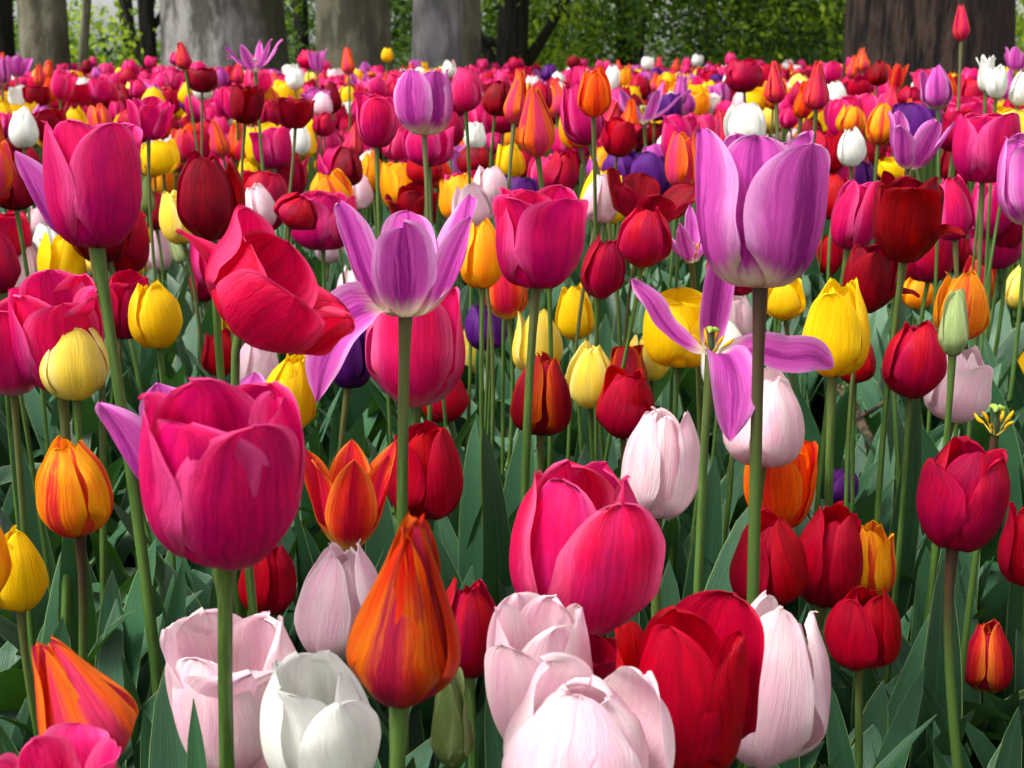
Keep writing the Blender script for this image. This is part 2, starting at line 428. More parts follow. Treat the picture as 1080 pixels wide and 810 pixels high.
def leaf_geo(L, W, az, t0, t1, rng, nu=14, nv=5, fold=.35, twist=0.0):
    s = np.linspace(0, 1, nu)
    th = t0 + (t1 - t0) * s ** 1.6
    ds = L / (nu - 1)
    X = np.concatenate([[0], np.cumsum(np.sin((th[1:] + th[:-1]) / 2) * ds)])
    Z = np.concatenate([[0], np.cumsum(np.cos((th[1:] + th[:-1]) / 2) * ds)])
    T = np.stack([np.sin(th), np.cos(th)], -1); N = np.stack([-T[:, 1], T[:, 0]], -1)
    w = (s + .12) ** .55 * np.clip(1 - s, 0, 1) ** .62
    w = np.maximum(W * w / w.max(), .0004)
    v = np.linspace(-1, 1, nv)
    fo = fold * (1 - .65 * s)
    ph = rng.uniform(0, 6)
    nn = fo[:, None] * np.abs(v[None, :]) * w[:, None] + .10 * w[:, None] * (v[None, :] ** 2) * np.sin(8 * s[:, None] + ph + np.sign(v[None, :]) * 1.2)
    yy = v[None, :] * w[:, None] * np.cos(fo[:, None] * .8)
    tw = twist * s[:, None]
    y2 = yy * np.cos(tw) - nn * np.sin(tw); n2 = yy * np.sin(tw) + nn * np.cos(tw)
    x = X[:, None] + N[:, 0:1] * n2; z = Z[:, None] + N[:, 1:2] * n2
    side = rng.uniform(-.02, .02) * (s[:, None] ** 2)
    y = y2 + side
    ca, sa = sin(az), -cos(az)
    V = np.stack([x * ca - y * sa, x * sa + y * ca, z + 0 * y], -1).reshape(-1, 3)
    uv = np.stack(np.broadcast_arrays(s[:, None], ((v + 1) / 2)[None, :]), -1).reshape(-1, 2)
    return V, grid_faces(nu, nv), uv

HEADS = []            # (x0, y0, x1, y1, depth) boxes of every head already placed, for keeping leaves off them
def leaf_clear(V, base):
    W = V[::3] + base
    x, y, z = project(W)
    H = np.array(HEADS).T
    m = (x[:, None] > H[0] + 3) & (x[:, None] < H[2] - 3) & (y[:, None] > H[1] + 3) & (y[:, None] < H[3] - 3) & (z[:, None] < H[4] + .01)
    return not m.any()
def good_leaf(base, rng, scale=1.0, fine=True, tries=7):
    for k in range(tries):
        far = min(1.0, max(0.0, (base[1] - .9) / .8))
        L = (rng.uniform(.20, .33) + .07 * far) * scale * (1 - .07 * k)
        W = rng.uniform(.011, .026) * scale * (1 + .15 * far)
        V, Fc, uv = leaf_geo(L, W, rng.uniform(0, 2 * pi), rng.uniform(.02, .22), rng.uniform(.15, 1.1) if rng.rand() < .85 else rng.uniform(1.3, 2.2), rng,
                             nu=16 if fine else 8, nv=7 if fine else 3, fold=rng.uniform(.15, .6), twist=rng.uniform(-.7, .7))
        if leaf_clear(V, base): return V, Fc, uv
    return None

def stamen_parts(root, base, R, s, rng, dark=False):
    """pistil with three lobed stigma, and six stamens, in the head's own frame"""
    pts = np.array([[0, 0, z] for z in np.linspace(.02, .42, 6)])
    V, Fc, uv = tube(pts, [.045, .062, .064, .055, .045, .05], 10)
    o = link_mesh('pistil', (V * s) @ R.T + base, Fc, uv, M['pistild' if dark else 'pistil'], root)
    parts = []
    for k in range(3):
        a = k * 2 * pi / 3
        p = np.array([[0, 0, .42], [.05 * cos(a), .05 * sin(a), .45], [.10 * cos(a), .10 * sin(a), .44], [.12 * cos(a), .12 * sin(a), .40]])
        parts.append(tube(p, [.04, .05, .045, .012], 8))
    V, Fc, uv = merge(parts)
    link_mesh('stigma', (V * s) @ R.T + base, Fc, uv, M['pistil'], o)
    for k in range(6):
        a = k * pi / 3 + rng.uniform(-.2, .2); b = rng.uniform(.5, 1.0)
        d = np.array([cos(a) * sin(b), sin(a) * sin(b), cos(b)])
        p0 = d * .05; p1 = d * .24 + np.array([0, 0, .02]); p2 = d * .46 + np.array([0, 0, .03 + rng.uniform(-.05, .05)])
        V, Fc, uv = tube(np.array([p0, (p0 + p1) / 2, p1]), [.016, .014, .008], 6)
        V2, F2, uv2 = tube(catmull([p1, (p1 + p2) / 2 + rng.uniform(-.02, .02, 3), p2], 6), [.012, .026, .03, .028, .022, .006], 6)
        st = link_mesh('stamen', (V * s) @ R.T + base, Fc, uv, M['pyel'], root)
        link_mesh('anther', (V2 * s) @ R.T + base, F2, uv2, M['anther'], st)

TULIPS = []
def make_tulip(box, var, form, opts, seed, detail):
    x0, y0, x1, y1 = box
    rng = np.random.RandomState(seed)
    w, h = x1 - x0, y1 - y0
    Wr, Hr = REAL[form]
    d = opts.get('d') or F * math.sqrt(Wr / w * Hr / h) * rng.uniform(.97, 1.03)
    lean = opts.get('lean', rng.normal() * 7); fwd = opts.get('fwd', rng.uniform(-7, 9))
    big = w > 60
    res = (26, 17) if big else ((16, 11) if w > 26 else (9, 7))
    az0 = radians(opts['az']) if 'az' in opts else rng.uniform(0, 2 * pi)
    petals, nfit = head_petals(form, rng, res, az0, opts.get('droop', ()), opts.get('jut', ()), opts.get('custom'), opts.get('wk', 1.0), opts.get('rk', 1.0), opts.get('front'))
    R = rot(lean, fwd)
    if opts.get('spent'):
        nfit = 0; petals = []
        loc = np.array([[x, y, z] for x in (-.4, .4) for y in (-.4, .4) for z in (0, .55)])
    else:
        loc = np.concatenate([p[0] for p in petals[:nfit]])
    base = at((x0 + x1) / 2, y1, d); s = h * d / F; k = 1.0
    for it in range(6):
        P = (loc * [k, k, 1]) @ R.T * s + base
        X, Y, Z = project(P)
        bw, bh = X.max() - X.min(), Y.max() - Y.min()
        s *= h / bh
        k = float(np.clip(k * (w / bw) / (h / bh), .72, 1.4))
        base = base + R_CAM @ np.array([((x0 + x1) - (X.max() + X.min())) / 2 / F * d, -((y0 + y1) - (Y.max() + Y.min())) / 2 / F * d, 0])
    ddx, ddy = opts.get('foot', (rng.normal() * .022, rng.normal() * .02))
    fx, fy = base[0] + ddx - R[0, 2] * .04, base[1] + ddy - R[1, 2] * .04
    gz = float(ground_z(fx, fy))
    root = empty('tulip' if form != 'bud' else 'tulip_bud', (fx, fy, gz))
    O = np.array([fx, fy, gz]); hb = base - O
    S = np.array([k, k, 1]) * s
    mat = M[var]
    near = d < 2.2
    if detail:
        for V, Fc, uv in petals:
            link_mesh('petal', (V * S) @ R.T + hb, Fc, uv, mat, root)
    elif petals:
        V, Fc, uv = merge(petals)
        link_mesh('flower_head', (V * S) @ R.T + hb, Fc, uv, mat, root)
    if opts.get('pistil') or opts.get('spent'):
        stamen_parts(root, hb, R, s * opts.get('pk', 1.0), rng, opts.get('darkp', False))
    axis = R[:, 2]
    bulge = np.array([rng.uniform(-.022, .022), rng.uniform(-.02, .02), 0])
    L = np.linalg.norm(hb)
    p0, p3 = np.zeros(3), hb + axis * s * .012
    p1 = np.array([0, 0, L * .35]) + bulge; p2 = hb - axis * L * (.25 if abs(lean) < 30 else .07) + bulge * .5
    tt = np.linspace(0, 1, 14 if near else 6)[:, None]
    pts = (1 - tt) ** 3 * p0 + 3 * (1 - tt) ** 2 * tt * p1 + 3 * (1 - tt) * tt ** 2 * p2 + tt ** 3 * p3
    r = opts.get('sr', .0031 if d < 1 else .0024) * min(1.25, max(.7, s / .07))
    rad = np.linspace(r * 1.25, r * .95, len(pts)); rad[-1] = r * 1.3; rad[-2] *= 1.02
    V, Fc, uv = tube(pts, rad, 12 if near else 6)
    link_mesh('stem', V, Fc, uv, M['stemb' if opts.get('brown') else 'stem'], root)
    HEADS.append((x0, y0, x1, y1, d))
    rec = dict(root=root, box=box, d=d, var=var, form=form, O=O, rng=rng, opts=opts, near=near)
    TULIPS.append(rec)
    return rec
def add_leaves(rec):
    rng = rec['rng']
    n = rec['opts'].get('leaves', 3 if rec['d'] < 3 else 2)
    for k in range(n):
        g = good_leaf(rec['O'], rng, 1.0, rec['d'] < 2.0)
        if g is not None:
            link_mesh('leaf', g[0], g[1], g[2], M['leaf'], rec['root'])

# ------------------------------------------------------------------ the tulips of the photograph
# x0 y0 x1 y1 variety form | options | own label | short name others are described by
DATA = r"""
145 398 322 602 mag cup | d=.56 lean=2 fwd=10 az=30 wk=1.04 foot=(.012,.0) leaves=2 | huge hot pink tulip with rounded petals, biggest bloom before the dark leaves | the huge hot pink tulip
100 392 300 530 lil open | d=.72 lean=-6 custom=((-72,'open',.40,38),(-150,'open',.4,0),(150,'open',.4,0),(76,'open',.42,-35),(0,'open',.4,0)) leaves=2 | lilac tulip almost hidden behind the huge hot pink bloom, one petal spread | the half hidden lilac tulip
216 215 376 373 hot bowl | d=.70 foot=(.03,.02) lean=42 fwd=4 az=8 rk=3 wk=1.2 jut=(-95,) | blown crimson pink tulip leaning over with curled petal margins | the leaning crimson tulip
43 125 151 262 mag cup | d=.86 lean=1 fwd=0 az=48 | tall magenta cupped tulip with two broad petals and dark red between them | the tall magenta tulip
22 140 135 255 lil open | d=1.0 lean=-6 custom=((-72,'open',.40,38),(-150,'open',.4,0),(150,'open',.4,0),(76,'open',.42,-35),(0,'open',.4,0)) | lilac tulip peeping out behind the tall magenta cup, one petal spread | the peeping lilac tulip
366 204 489 335 lilc open | d=.86 lean=0 fwd=-6 az=0 wk=.9 droop=(-58,) foot=(.0,.0) | lilac open tulip with a pale base and one petal drooping sideways | the lilac tulip with the drooping petal
733 134 876 304 lilc cup | d=.74 lean=0 fwd=-4 az=32 brown=1 foot=(.008,0) wk=.95 rk=.6 sr=.0028 leaves=2 | very large lilac goblet tulip with cream base on a brown stem | the very large lilac tulip
664 248 880 466 lil star | d=.80 lean=2 fwd=0 pistil=1 pk=.6 darkp=1 foot=(0,.0) custom=((10,'down',.27,0),(88,'flat',.25,50),(172,'up',.24,0),(266,'star',.18,-40)) | spent lilac tulip with splayed petals showing its green pistil and yellow anthers | the splayed lilac tulip
537 484 702 673 pinkpale fat | d=.72 lean=3 fwd=7 az=22 wk=1.0 leaves=2 | large rose pink tulip fading to a mauve base above the blush tulips | the large rose pink tulip
365 538 486 748 bronze lily | d=.55 lean=6 fwd=2 az=-6 wk=1.25 foot=(-.01,0) leaves=2 | burnt orange pointed tulip with a purple red stripe, closed in front | the burnt orange pointed tulip
168 640 325 822 blush cup | d=.68 lean=-4 fwd=8 az=-30 rk=2 leaves=1 | pale blush open tulip behind the stem of the huge hot pink bloom | the pale open blush tulip
274 685 402 845 wht fat | d=.60 lean=-4 fwd=6 az=35 rk=1.5 leaves=1 | pure white tulip in front of the blush ones, heavy thick petals | the big white tulip
310 568 407 698 blush egg | d=.78 lean=4 fwd=6 | closed blush pink tulip directly above the big white tulip | the closed blush tulip
511 624 626 800 blush cup | d=.665 lean=-3 fwd=5 az=-30 rk=1.5 leaves=1 | blush tulip half behind a nearer one, under the large rose pink tulip | the blush tulip at the rear of the pair
529 688 712 868 blush egg | d=.58 lean=2 fwd=12 az=-15 rk=2.2 wk=1.15 leaves=0 | biggest blush white tulip, nearest of the pale ones, with notched petal tips | the biggest blush tulip
586 668 668 780 crim cup | d=.69 lean=6 leaves=0 | crimson tulip squeezed between two blush tulips and a dark red cup | the squeezed crimson tulip
655 622 800 826 red cup | d=.64 lean=2 fwd=5 az=16 wk=1.1 front=.70 leaves=0 | broad deep red cup with a front petal standing lower, beside blush petals | the broad deep red tulip
758 622 862 812 blush egg | d=.74 lean=5 fwd=4 rk=2.5 az=-20 leaves=1 | tall blush tulip with crinkled seams just behind the broad deep red cup | the tall crinkled blush tulip
33 668 146 812 coral lily | d=.56 lean=-22 fwd=4 az=40 wk=1.05 leaves=0 | orange tulip with pink stripe leaning over the lowest hot pink bloom | the striped orange tulip leaning left
-8 762 128 880 pink bowl | d=.50 lean=0 fwd=8 leaves=0 | bright pink bloom cut by the frame under the striped orange tulip | the bright pink bloom at the bottom
769 534 852 640 red egg | d=.90 lean=-2 fwd=4 foot=(0,.01) | scarlet closed tulip, first of three in a row under the orange cup | the first scarlet tulip of the three
838 528 908 642 red egg | d=.93 lean=6 fwd=3 | scarlet tulip with a lighter edge, middle of three closed ones | the middle scarlet tulip of the three
869 616 951 708 red egg | d=.86 lean=2 fwd=8 wk=1.1 | round scarlet tulip lowest of three, under the yellow and red flamed one | the lowest scarlet tulip of the three
892 547 945 630 flame egg | d=1.02 lean=-3 | yellow tulip flamed with red, behind the lowest of three scarlet tulips | the yellow flamed tulip
966 459 1066 583 crim fat | d=.80 lean=8 fwd=2 brown=1 foot=(.035,.0) rk=1.5 leaves=2 | deep crimson tulip with overlapping petals on a leaning brown stem | the deep crimson tulip on the leaning stem
1052 524 1126 622 red egg | d=.86 lean=0 | scarlet tulip cut by the right frame edge beside the deep crimson one | the cut scarlet tulip
1016 652 1068 731 fred egg | d=1.1 lean=0 | small orange red tulip low down behind the leaning stem | the low orange red tulip
845 292 918 398 yel egg | d=.98 lean=2 fwd=3 az=-30 wk=1.1 | clear yellow closed tulip beside the stem of the very large lilac one | the clear yellow tulip
41 332 116 423 pyel egg | d=.96 lean=0 fwd=3 wk=1.1 az=30 | creamy yellow tulip in front of a pink bloom with a brownish stem | the creamy yellow tulip
135 295 193 368 yel egg | d=1.15 lean=-3 fwd=3 | bright yellow tulip beside the stem of the tall magenta one | the bright yellow tulip
37 459 120 568 flame egg | d=.82 lean=-4 fwd=3 brown=1 az=-20 | orange and yellow flamed tulip above dark leaves near the left edge | the orange flamed tulip
-14 553 50 646 yel egg | d=.88 lean=0 | plain yellow tulip cut by the left edge below the orange flamed one | the plain yellow tulip
-56 530 4 640 apr egg | d=.72 lean=0 leaves=1 | sliver of an orange tulip at the left edge above the plain yellow one | the orange sliver
251 564 313 650 red egg | d=1.04 lean=4 fwd=4 | scarlet tulip hanging right under the huge hot pink bloom | the scarlet tulip under the hot pink bloom
316 462 419 581 fred goblet | d=.92 lean=2 fwd=2 az=10 wk=1.15 | orange red tulip with a yellow base and flaring petals | the flaring orange red tulip
408 442 489 549 red egg | d=1.0 lean=3 fwd=6 wk=1.1 | red tulip behind the stem of the lilac drooping one | the red tulip behind the lilac stem
538 370 603 460 maroon egg | d=1.1 lean=4 fwd=4 wk=1.05 | maroon tulip edged with burnt orange, twisted petals | the maroon tulip edged with orange
595 357 650 431 pyel egg | d=1.17 lean=0 fwd=2 | pale yellow tulip right beside the maroon and orange one | the pale yellow tulip beside the maroon one
628 384 691 463 red egg | d=1.12 lean=4 fwd=4 | red tulip between a pale yellow and a blush tulip | the red tulip beside the pale yellow one
641 363 683 420 maroon egg | d=1.22 | bronze tipped tulip peeping over a red tulip | the bronze tipped tulip
540 325 594 395 pyel egg | d=1.28 lean=0 | pale yellow tulip above the maroon and orange one | the upper pale yellow tulip
678 302 762 388 yel cup | d=1.12 | golden yellow cup behind the splayed lilac petals | the golden yellow cup
661 345 708 402 pyel egg | d=1.26 | small cream yellow tulip under the golden yellow cup | the cream yellow tulip
658 428 736 548 blush egg | d=.86 lean=3 fwd=3 rk=2 | blush tulip between the large rose pink and the splayed lilac | the blush tulip beside the splayed lilac
762 384 849 494 blush egg | d=.92 lean=2 fwd=3 wk=1.1 | blush tulip behind the brown stem of the very large lilac one | the blush tulip behind the brown stem
784 457 863 562 org cup | d=.98 lean=0 fwd=3 | orange cup above three scarlet tulips | the orange cup
869 492 906 533 prp fat | d=1.25 | deep violet tulip low among the leaves | the low violet tulip
481 608 509 716 crim egg | d=.86 lean=0 leaves=1 | dark crimson tulip mostly hidden by the burnt orange one | the hidden dark crimson tulip
453 700 500 810 grn bud | d=.62 lean=-2 wk=1.5 leaves=0 | fat green unopened bud at the foot of the burnt orange tulip | the fat green bud
272 370 334 460 yel egg | d=1.0 lean=14 fwd=5 | yellow tulip tilted over behind the huge hot pink bloom | the tilted yellow tulip
245 358 297 424 blush egg | d=1.1 lean=4 | blush tulip tucked beside the tilted yellow one | the tucked blush tulip
8 284 110 416 mag cup | d=.98 lean=4 fwd=12 | rose magenta tulip spread out behind the creamy yellow one | the rose tulip behind the creamy yellow
-45 312 50 418 pinkpale cup | d=1.0 | pink tulip with pale base cut by the left edge | the pink tulip cut by the left edge
388 296 488 430 pinkpale fat | d=1.02 lean=0 fwd=0 | rose pink tulip with pale base behind the drooping lilac stem | the pale based rose tulip
344 325 392 410 prp egg | d=1.1 | dark purple tulip under the drooping lilac petal | the dark purple tulip
477 345 502 402 pyel egg | | narrow strip of a pale yellow tulip beside the pale based rose one | the strip of pale yellow
444 383 495 446 red egg | | scarlet tulip under the pale based rose one | the scarlet tulip under the rose one
212 345 254 398 red egg | | small scarlet tulip under the leaning crimson bloom | the small scarlet tulip
487 229 532 305 apr egg | d=1.12 lean=0 az=20 | golden orange closed tulip beside the cupped magenta one | the golden orange tulip
508 268 557 337 fred egg | d=1.3 | red tulip with yellow margins behind the golden orange one | the red and yellow tulip
519 194 621 305 mag cup | d=.98 lean=1 fwd=2 az=30 wk=.95 | pink magenta cup with a dark red gap, in the middle of the bed | the middle magenta cup
614 246 658 316 crim egg | d=1.2 | small crimson tulip right of the middle magenta cup | the small crimson tulip
586 298 626 359 yel egg | d=1.4 | yellow tulip behind a broad leaf under the middle magenta cup | the yellow tulip behind the leaf
490 318 536 370 prp egg | d=1.5 | purple tulip in shade between two stems | the shaded purple tulip
650 216 709 283 crim egg | d=1.12 | crimson tulip under the dark red spread petals | the crimson tulip under the spread petals
640 176 738 240 drd open | d=1.2 lean=10 fwd=10 rk=2 | dark red blown tulip with petals spread flat | the blown dark red tulip
692 214 760 278 lil star | d=1.15 pistil=1 pk=.6 | small spent lilac tulip beside the blown dark red one | the small spent lilac tulip
186 158 259 254 drd egg | d=.98 lean=0 fwd=3 wk=1.1 rk=1.5 | tall dark red tulip above the leaning crimson bloom | the tall dark red tulip
-24 143 14 208 coral egg | d=1.15 | salmon tulip cut by the left edge beside the tall magenta one | the salmon tulip at the edge
-10 158 40 222 drd egg | d=1.25 | dark red tulip near the left edge behind the tall magenta one | the dark red tulip near the edge
9 111 41 156 wht egg | | white tulip near the left edge above the tall magenta one | the white tulip near the edge
14 250 52 312 blush egg | | blush tulip behind the rose tulip near the left edge
32 234 68 284 wht egg | | white tulip under the tall magenta cup |
28 215 51 252 blush egg
2 219 33 256 red egg
-26 240 20 310 crim egg | d=1.1
105 283 155 358 crim cup | d=1.2 | crimson tulip right behind the stem of the tall magenta one | the crimson tulip by the magenta stem
126 248 158 293 yel egg
85 257 122 290 pyel egg
111 238 139 276 mag egg
130 229 162 262 yel egg | d=1.9
160 204 186 250 pyel egg
170 198 208 258 pyel egg
153 237 182 286 blush egg
177 250 198 278 pgrn bud
145 184 164 226 grn bud | | grey green bud between the tall magenta and pale yellow tulips | the grey green bud
148 146 190 184 yel cup
160 180 187 209 apr cup
257 192 293 242 blush egg | d=1.3
286 202 338 243 crim egg | d=1.2 lean=30
285 160 327 208 crim cup
326 177 373 222 flame egg
262 132 308 178 mag cup | | pinkish magenta tulip with a dark cleft, right of a white pair | the cleft magenta tulip
303 130 328 164 wht egg
256 132 276 166 wht egg
199 268 231 318 crim egg
333 232 362 278 blush egg
357 278 388 334 blush egg
231 318 262 364 yel egg
372 96 423 156 mag cup | d=1.25 lean=2 fwd=3 | magenta tulip with a pale rolled petal left of a lilac one | the magenta tulip with the rolled petal
415 72 478 143 lilc cup | d=1.15 lean=0 fwd=-4 wk=.85 az=-25 | lilac cup standing high before the pale grey trunk | the high lilac cup
474 67 509 118 pink egg | d=1.5 lean=0 | pink closed tulip right of the high lilac cup | the pink closed tulip
424 128 481 176 mag cup | d=1.4
508 84 542 123 drd egg
546 88 586 166 coral lily | d=1.15 lean=-5 wk=1.1 az=10 | tall coral and yellow pointed tulip, slender with a twisted tip | the tall coral pointed tulip
531 72 558 131 coral lily | d=1.35 lean=7 | coral pointed tulip behind the tall coral one, tip leaning | the rear coral pointed tulip
594 86 634 153 mag egg | d=1.35
600 68 622 98 mag egg
612 69 642 124 org egg | d=1.2 lean=0 az=0 | orange tulip with pink sides high above the bed | the high orange and pink tulip
637 68 653 98 wht egg
651 104 675 142 org lily
655 84 712 132 lil star | pistil=1 pk=.6 | lilac spent tulip with petals swept to one side | the swept lilac tulip
634 122 677 166 red cup
697 120 740 178 mag cup
704 138 737 200 coral egg | d=1.25
720 118 757 172 pink cup
763 107 808 156 wht fat | d=1.35 lean=0 | large white tulip above the very large lilac goblet | the white tulip above the lilac goblet
733 98 761 123 wht cup
883 133 914 176 wht egg | d=1.5 lean=-3 | white tulip right of the very large lilac goblet | the white tulip right of the goblet
942 116 1002 179 lil open | d=1.2 lean=10 wk=.85 rk=2 | purple lilac tulip flaring open left of a magenta cup | the flaring lilac tulip
807 63 830 110 cpink lily | d=1.5 lean=-4
847 63 875 116 cpink lily | d=1.35 lean=-2 az=15 | red orange pointed tulip above the very large lilac goblet | the red orange pointed tulip
836 84 858 125 org lily | d=1.5
765 61 804 98 crim fat | rk=3 | ruffled crimson tulip like a rose before dark greenery | the ruffled crimson tulip
1005 4 1023 44 cpink lily | d=2.3 lean=-3 foot=(-.01,0) | lone red tulip on a tall stem against the furrowed trunk | the lone tall tulip
1029 57 1051 97 wht lilyo | d=1.7
1040 67 1062 104 wht egg | d=1.6
1067 72 1088 112 wht egg | d=1.6
1004 118 1077 193 mag cup | d=1.12 lean=0 az=30 | magenta cup near the right edge under the white pair | the magenta cup near the right edge
1052 134 1124 238 lil cup | d=.95 wk=.85 lean=-5 | lilac tulip cut by the right edge | the lilac tulip at the right edge
924 179 992 278 drd cup | d=1.0 lean=0 fwd=4 jut=(50,) | dark red cup with one petal jutting out sideways | the dark red cup with the jutting petal
984 183 1028 254 mag egg | d=1.15
877 189 927 264 mag egg | d=1.2 fwd=8
888 256 948 331 drd cup | d=1.05 jut=(75,) | dark red tulip under the cup with the jutting petal | the lower dark red tulip
861 244 888 290 red egg
1024 187 1072 250 mag cup
984 284 1044 360 flame egg | d=1.08 lean=0 fwd=4 | orange flamed tulip directly behind a pale green bud | the orange tulip behind the bud
989 304 1022 376 pgrn bud | d=.95 lean=0 wk=1.3 | pale green pointed bud in front of an orange flamed tulip | the pale green bud
1017 267 1050 321 fred egg
1058 279 1092 326 pyel egg
930 337 999 421 crim egg | d=1.02 lean=2 fwd=5 wk=1.1 | bright crimson closed tulip left of the pale green bud | the bright crimson tulip
878 348 924 405 red egg | d=1.15
974 357 1048 447 blush egg | d=1.08 rk=2 | blush tulip under the pale green bud | the blush tulip under the bud
1070 368 1100 412 yel egg
1030 418 1072 466 yel lily | spent=1 d=.95 lean=0 pk=1 darkp=1 brown=1 foot=(.0,0) | bare stem with green pistil and yellow anthers, petals fallen | the bare petalless stem
948 290 987 326 apr egg
933 268 968 302 drd egg
980 248 1032 288 drd cup
852 420 881 448 pyel egg
804 293 850 338 yel egg | d=1.2
743 334 790 420 wht egg | d=1.1 | white tulip with a red streak behind the splayed lilac petals | the white tulip with the red streak
762 306 792 362 blush egg | d=1.3
744 262 801 312 crim egg | d=1.1
421 194 457 234 flame egg
476 191 521 242 blush egg | d=1.2 | blush lilac tulip left of the middle magenta cup | the blush tulip by the middle cup
498 174 535 217 blush egg | d=1.35
613 182 653 236 blush egg | d=1.25 | blush white tulip left of the blown dark red one | the blush tulip by the dark red one
464 175 486 207 yel egg
525 147 549 190 yel egg
428 153 467 196 red egg
8 58 28 82 lil open
-6 58 9 90 lil egg
17 80 33 98 pink cup
-4 83 6 103 wht egg
36 68 46 90 coral lily
45 64 55 84 coral lily
56 72 81 105 pink cup
23 90 53 114 drd cup
12 96 23 113 yel egg
44 82 59 109 org lily
92 80 118 108 mag cup
97 70 109 85 lil egg
81 80 96 101 wht egg
52 95 69 119 red egg
67 104 76 119 apr egg
76 98 85 111 apr egg
92 108 119 143 coral egg
52 114 73 131 drd cup
37 123 61 151 crim egg
114 105 133 129 mag egg
124 119 139 134 prp open
117 127 137 142 pink egg
119 86 141 108 drd cup
136 82 156 104 mag egg
136 101 181 148 mag bowl | d=1.45 | magenta tulip spread wide above the yellow pair | the wide magenta tulip
167 90 183 113 coral egg
162 75 176 99 pink egg
172 75 189 96 pink cup
182 103 196 126 yel egg
176 129 189 146 prp egg
3 138 31 162 crim egg
185 43 203 74 cpink lily | d=2.1 lean=-8 | coral bud standing highest before the broad grey trunk | the high coral bud
195 71 230 98 drd cup | d=2.2
203 77 225 106 wht egg | | white tulip in front of a dark red one before the broad grey trunk | the white tulip before the grey trunk
224 70 237 92 lil egg
235 70 251 92 crim cup
243 64 258 89 cpink lily
257 68 287 99 pink cup
243 40 292 78 lil star | d=2.0 pistil=1 pk=.6 | lilac tulip with petals thrown wide like a spider before the grey trunk | the spidery lilac tulip
301 70 321 95 wht egg | | white tulip right of the spidery lilac one, before the broad grey trunk | the white tulip by the spidery lilac
242 88 279 131 drd cup | d=1.6
289 89 305 104 yel egg
299 96 315 113 yel egg
279 98 292 113 wht egg
285 102 333 136 drd bowl | d=1.7
324 51 345 79 lil goblet | | lilac flaring tulip in front of the gap between two grey trunks | the flaring lilac tulip by the trunks
317 82 336 108 crim cup
333 75 346 91 cpink egg
327 96 351 123 blush egg
217 106 253 126 prp open | fwd=10
242 122 259 143 yel egg
257 122 279 135 yel cup
282 121 294 134 yel egg
221 125 243 166 coral lily
184 134 202 172 coral egg
192 137 223 172 crim cup
205 124 229 145 drd cup
219 99 233 114 yel egg
329 117 354 144 crim egg
334 137 353 163 apr egg
328 145 340 176 grn bud
335 159 350 183 apr egg
319 167 333 186 yel egg
251 164 273 197 yel egg
336 171 351 187 wht egg
349 152 383 197 drd egg
342 85 357 120 drd egg
359 89 373 116 yel egg
361 51 375 79 coral lily
361 71 399 94 lil star
364 112 379 137 yel open
351 109 366 137 crim egg
377 82 411 106 pink cup
411 74 439 97 pink cup
380 157 405 202 flame egg
413 136 431 171 org egg
419 167 448 200 pink cup
492 112 504 129 yel egg
484 120 498 136 pyel egg
489 128 513 158 wht egg
502 103 512 121 grn bud
505 115 523 137 blush egg
509 122 519 147 grn bud
482 154 519 187 drd fat
516 151 529 177 red egg
529 130 549 156 apr egg
475 174 493 202 cpink egg
374 142 396 171 mag egg
559 83 583 119 crim egg
576 90 587 111 wht egg
574 106 601 132 drd cup
577 127 597 156 yel cup
592 141 618 176 crim egg
572 156 611 206 crim egg
621 152 649 186 apr egg
611 166 623 196 prp egg
644 89 666 126 crim egg
669 132 686 156 crim egg
667 164 704 200 pyel cup
685 70 699 84 prp fat
711 76 728 112 lil lilyo
731 77 742 89 prp egg
749 77 764 94 prp fat
744 89 763 106 drd cup
786 89 813 119 yel cup
810 106 823 126 pyel egg
842 111 881 141 yel open
869 84 893 116 wht egg
837 84 851 106 wht egg
862 64 889 89 mag cup
821 111 843 136 mag egg
804 132 826 151 blush egg
881 109 913 143 flame egg
889 79 921 104 crim cup
879 98 937 132 pink open | rk=3 fwd=14
752 122 766 141 mag egg
889 59 904 83 coral lily
901 50 918 76 coral lily
915 62 937 91 drd egg | | dark red tulip at the foot of the furrowed trunk | the dark red tulip by the furrowed trunk
934 66 959 96 fred goblet
959 72 986 102 pink cup
971 67 1004 116 lil egg | d=1.5
984 75 1009 116 org egg
946 90 971 112 crim egg
959 104 986 124 red egg
917 107 943 153 flame egg
941 103 967 153 coral lilyo
1007 79 1049 119 crim cup
997 77 1011 93 yel egg
1056 72 1069 106 lil lily
1054 106 1071 120 apr egg
1061 49 1088 76 lil open
989 154 1017 192 drd egg
923 164 966 192 yel cup
911 177 925 193 yel egg
875 157 901 202 pinkpale egg
1002 114 1019 141 org egg
"""
COLW = dict(hot='crimson', lilc='lilac', mag='magenta', pink='bright pink', pinkpale='rose', red='scarlet', drd='dark red', crim='crimson', lil='lilac', prp='purple',
            yel='yellow', pyel='pale yellow', wht='white', blush='blush', flame='orange flamed', fred='orange red', org='orange', apr='golden',
            coral='coral', cpink='coral red', bronze='bronze', maroon='maroon', grn='green', pgrn='pale green')
FORMW = dict(egg='closed', fat='rounded', cup='cupped', bowl='broad', open='open', goblet='flaring', lily='pointed', lilyo='slender', bud='bud', star='splayed')
def parse_opts(s):
    o = {}
    for tok in s.split():
        k, v = tok.split('=')
        o[k] = eval(v)
    return o
seed = 100
SMALL = []
